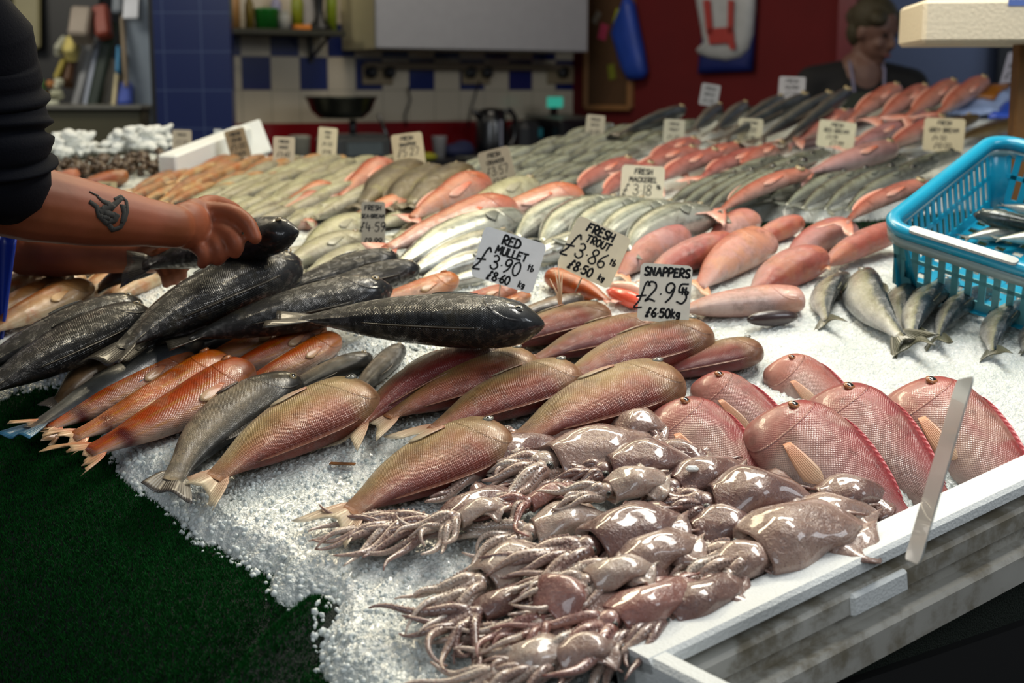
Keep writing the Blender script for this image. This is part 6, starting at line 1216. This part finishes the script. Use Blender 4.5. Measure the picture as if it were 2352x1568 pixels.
def keep(o, root): o.parent = root; o.matrix_parent_inverse = root.matrix_world.inverted() if False else Matrix.Translation(-root.location); return o
# sleeve with its folds
m = MB(); pts = [sh+Vector((-.02, 0, .05)), sh, at(-52, 60, 1.93), at(-40, 150, 1.95), at(-28, 250, 1.96), at(-18, 330, 1.96), at(-12, 400, 1.97)]; N = 60; v = []
Q = [Vector(p) for p in pts]; rr = [.075, .076, .070, .074, .080, .078, .079]; op = []; orad = []
for i in range(len(Q)-1):
    for k in range(12):
        t_ = k/12; op.append(Q[i]*(1-t_)+Q[i+1]*t_); r_ = rr[i]*(1-t_)+rr[i+1]*t_; f_ = (i*12+k)/(12*(len(Q)-1)); orad.append(r_+(.0055*math.sin(f_*62)+.003*math.sin(f_*101+1))*sstep(.4, .75, f_))
tilt = MB().tube(op, orad, 40)
V_ = []
for i, p in enumerate(tilt.v):   # the folds run slantwise round the arm
    V_.append(p)
tilt.v = V_; o = tilt.out('sleeve', M['knit']); keep(o, man)
cuff = [at(18, 395, 1.97), at(10, 415, 1.97), at(-5, 440, 1.98)]; o = MB().tube([at(-14, 375, 1.97), at(-16, 395, 1.97), at(-22, 415, 1.97), at(-30, 428, 1.975)], [.076, .079, .078, .070], 40).out('cuff', M['knit']); keep(o, man)
m = MB(); limb(m, [sh2, (sh2+el2)/2+Vector((0, 0, .05))], [.075, .07]); limb(m, [sh, Vector((-1.05, 1.98, 1.52)), Vector((-1.10, 2.14, 1.52)), sh2], [.078, .125, .125, .078]); limb(m, [Vector((-1.08, 2.08, 1.50)), Vector((-1.18, 2.06, 1.25)), Vector((-1.25, 2.05, .98))], [.165, .185, .185], 24); o = m.out('jumper', M['knit']); fuse(o, .014, 4); keep(o, man)
M['apron'] = plain('16308c', .35, .15, .3, 8, coat=.2, name='blue_apron')
g = []
for i in range(14):
    z = 1.42-1.0*i/13; row_ = []
    for j in range(11): a_ = math.radians(-80+160*j/10); r_ = .205+.012*math.sin(j*2.1+i*.4); row_.append((-1.22+.02*(i < 3)+r_*math.cos(a_)*1.05+.10*sstep(0, 1, i/13.)*0, 2.05+r_*math.sin(a_), z))
    g.append(row_)
o = MB().sheet(g, .004).out('apron', M['apron']); keep(o, man)
pa = at(-60, 520, 2.3); pb = at(36, 560, 2.3); g = [[Vector((pa.x+(pb.x-pa.x)*u-.04*(i/7)*u, pa.y+.05*math.sin(u*3), pb.z+.02-.20*i/7)) for u in [j/8 for j in range(9)]] for i in range(8)]
o = MB().sheet(g, .005).out('apron_fold', M['apron']); keep(o, man)
o = MB().ell((-.985, 2.05, 1.84), (.108, .088, .11), None, 20, 12).out('hair', plain('2c2018', .8, .2, .4, 90, name='dark_hair')); keep(o, man)
for sy in (-1, 1): o = MB().ell((-.885, 2.05+sy*.035, 1.81), (.012, .016, .012)).out('eye', M['pupil']); keep(o, man)
m = MB()
for sy in (-.11, .11): limb(m, [Vector((-1.25, 2.05+sy, 1.0)), Vector((-1.25, 2.05+sy, .52)), Vector((-1.28, 2.05+sy, .08))], [.12, .085, .07])
o = m.out('trousers', plain('16181c', .8, .1, name='dark_trousers')); keep(o, man)
# tattoo: ink lines that follow the skin of the forearm
bodyo = [c for c in man.children if c.name.startswith('body')][0]
from mathutils.bvhtree import BVHTree
bv = BVHTree.FromPolygons([v.co[:] for v in bodyo.data.vertices], [tuple(p.vertices) for p in bodyo.data.polygons])
eye_ = Vector((0, 0, EYE)); m = MB()
def ink(pts, w0, w1=None):
    w1 = w1 or w0; q_ = [Vector((a_, b_, 0)) for a_, b_ in pts]; line = []
    for i in range(len(q_)-1):
        for k in range(6): line.append(q_[i].lerp(q_[i+1], k/6))
    line.append(q_[-1]); hits = []
    for p in line:
        d = raydir(p.x, p.y).normalized(); h, n_, _, _ = bv.ray_cast(eye_, d)
        if h is not None: hits.append((h, n_))
    if len(hits) < 3: return
    row0, row1 = [], []
    for i, (h, n_) in enumerate(hits):
        d = (hits[min(i+1, len(hits)-1)][0]-hits[max(i-1, 0)][0]).normalized(); s_ = d.cross(n_).normalized()*((w0*(1-i/len(hits))+w1*i/len(hits))/2); row0.append(h+n_*.0006+s_); row1.append(h+n_*.0006-s_)
    mid = [(a_+b_)/2+hits[i][1]*.0005 for i, (a_, b_) in enumerate(zip(row0, row1))]; m.sheet([row0, mid, row1], .0006)
for pts, w0, w1 in [([(205, 462), (222, 475), (228, 495), (246, 512), (262, 505), (268, 490)], .006, .012), ([(222, 450), (236, 462), (250, 468), (262, 480)], .003, .012), ([(228, 488), (245, 478), (262, 470), (280, 455)], .013, .006), ([(262, 458), (278, 450), (290, 462), (292, 485), (286, 505), (276, 522), (258, 528), (250, 515)], .004, .008), ([(232, 476), (246, 490), (262, 494)], .012, .008), ([(205, 440), (216, 446), (226, 450)], .002, .003), ([(282, 470), (286, 490), (280, 512)], .010, .006), ([(236, 500), (252, 500)], .008, .008)]: ink(pts, w0, w1)
if m.v: o = m.out('tattoo', plain('2c2c2a', .9, .1, name='tattoo_ink')); keep(o, man)
# the held fish
pa, pb = at(330, 608, 2.36), at(690, 530, 2.26); put_fish('black_bass', 'black fish held in the man\'s hands, head pointing right', 'fish', 'bass', BK, None, None, frame=(pa, pb), roll=50, dors=1, detail=1, fat=.85, thick=.9, bend=.03)
a_, b_ = at(215, 672, 2.50), at(400, 560, 2.40); g = [[a_.lerp(b_, u)+Vector((0, 0, (v-.5)*(.03+.035*u)+.006*math.sin(u*6))) +Vector((.02*(v-.5), 0, 0)) for v in [j/4 for j in range(5)]] for u in [i/10 for i in range(11)]]
o = MB().sheet(g, .004).out('fish_fin', M['black_fin'], uv=None); tag(o, 'long dark flat tail of the held fish trailing to the lower left', 'fish tail')
# ---- the woman
wy = 5.55; hc = at(2013, 72, wy); hc0 = Vector((hc.x, hc.y, hc.z)); W = thing('person', 'woman in a black top with pale apron straps looking down behind the far fish', 'person', (hc.x-.03, hc.y+.02, 0))
fd = Vector((.52, -.78, -.35)).normalized(); hz_ = Vector((0, 0, 1)); rt = fd.cross(hz_).normalized(); uu = rt.cross(fd)
Hm = Matrix((rt, fd, uu)).transposed()   # x right, y face forward, z up of the head
def H(x, y, z): return hc0+Hm @ Vector((x, y, z))
b = MB(); b.ell(H(0, -.012, .02), (.075, .092, .095), Hm, 24, 18); b.ell(H(0, .022, -.045), (.058, .062, .068), Hm, 20, 14); b.ell(H(0, .055, -.092), (.024, .022, .020), Hm)
limb(b, [H(0, .082, .012), H(0, .100, -.022), H(0, .094, -.032)], [.008, .012, .011], 10, 3); 
for s_ in (-1, 1): b.ell(H(s_*.075, -.01, -.012), (.010, .018, .028), Hm, 12, 8); b.ell(H(s_*.034, .062, -.030), (.022, .018, .020), Hm, 12, 8); b.ell(H(s_*.030, .070, .028), (.020, .012, .008), Hm, 12, 8)
b.ell(H(0, .084, -.062), (.020, .008, .006), Hm, 12, 8); b.ell(H(0, .081, -.072), (.017, .008, .006), Hm, 12, 8)
nk = Vector((hc.x-.03, hc.y+.05, hc.z-.13)); limb(b, [H(0, -.03, -.05), nk], [.050, .056]); sc_ = Vector((hc.x-.035, hc.y+.06, hc.z-.165)); 
shL, shR = sc_+Vector((-.19, .02, -.03)), sc_+Vector((.19, -.02, -.04)); elL, elR = shL+Vector((-.06, -.02, -.30)), shR+Vector((.07, -.10, -.28)); wrL, wrR = elL+Vector((.10, -.26, -.02)), elR+Vector((-.10, -.22, .0))
limb(b, [shL, elL, wrL], [.05, .04, .026]); limb(b, [shR, elR, wrR], [.05, .04, .026])
for w_, s_ in ((wrL, 1), (wrR, -1)):
    b.ell(w_+Vector((0, -.05, -.005)), (.036, .045, .016)); 
    for k in range(4): q0 = w_+Vector((-.026+.017*k, -.085, -.005)); limb(b, [q0, q0+Vector((0, -.035, -.008)), q0+Vector((0, -.055, -.026))], [.0085, .0075, .0065], 8, 3)
    limb(b, [w_+Vector((s_*.03, -.02, 0)), w_+Vector((s_*.05, -.05, -.006)), w_+Vector((s_*.048, -.075, -.014))], [.010, .009, .007], 8, 3)
limb(b, [shL, sc_, shR], [.05, .07, .05]); limb(b, [sc_, sc_+Vector((0, .02, -.3)), sc_+Vector((0, .02, -.55))], [.10, .11, .12], 20)
for s_ in (-.09, .09): limb(b, [sc_+Vector((s_, .02, -.6)), Vector((sc_.x+s_, sc_.y+.02, .5)), Vector((sc_.x+s_, sc_.y+.02, .05))], [.09, .06, .045]); b.ell((sc_.x+s_, sc_.y-.03, .04), (.045, .12, .04))
o = b.out('body', M['skin_w']); fuse(o, .008, 3, .5); keep(o, W)
m = MB(); limb(m, [shL, elL], [.068, .056]); limb(m, [shR, elR], [.068, .056]); limb(m, [shL, sc_+Vector((0, 0, -.01)), shR], [.068, .075, .068]); m.ell(sc_+Vector((0, .01, -.10)), (.19, .115, .15), None, 24, 14); m.ell(sc_+Vector((0, .01, -.33)), (.175, .125, .28), None, 24, 14); m.ell(sc_+Vector((0, .01, -.62)), (.18, .13, .22), None, 24, 14); o = m.out('top', plain('060507', .8, .1, name='black_top')); fuse(o, .012, 4); keep(o, W)
m = MB(); 
for s_ in (-.09, .09): limb(m, [sc_+Vector((s_, .02, -.7)), Vector((sc_.x+s_, sc_.y+.02, .5)), Vector((sc_.x+s_, sc_.y+.02, .08))], [.11, .08, .065])
o = m.out('trousers', plain('101114', .8, .1, name='black_trousers')); keep(o, W)
for s_ in (-1, 1): o = MB().tube([sc_+Vector((s_*.058, -.03, .062)), sc_+Vector((s_*.064, -.095, .02)), sc_+Vector((s_*.057, -.128, -.06)), sc_+Vector((s_*.045, -.132, -.18))], .006, 8).out('apron_strap', plain('77728a', .7, .1, name='strap')); keep(o, W)
g = [[sc_+Vector((-.13+.26*j/8, -.118-.02*math.sin(math.pi*j/8), -.18-.5*i/8)) for j in range(9)] for i in range(9)]; o = MB().sheet(g, .004).out('apron', plain('1a1c2c', .7, .1, name='dark_apron')); keep(o, W)
m = MB(); m.ell(H(0, -.030, .045), (.086, .095, .088), Hm, 24, 16); m.ell(H(0, -.115, .02), (.045, .045, .045), Hm); m.ell(H(0, -.06, -.02), (.078, .06, .07), Hm); m.ell(H(.055, .03, .06), (.035, .045, .03), Hm); m.ell(H(-.055, .03, .06), (.035, .045, .03), Hm); m.ell(H(-.07, -.045, -.07), (.016, .022, .05), Hm)
o = m.out('hair', plain('3c3420', .7, .3, .6, 60, name='fair_brown_hair')); fuse(o, .006, 2); keep(o, W)
for s_ in (-1, 1): o = MB().ell(H(s_*.030, .074, .008), (.014, .008, .006), Hm).out('eye', plain('1a1412', .4, .1, name='lowered_eye')); keep(o, W)
o = MB().ell(H(0, .090, -.067), (.020, .005, .007), Hm).out('mouth', plain('7c4440', .5, .1, name='lips')); keep(o, W)
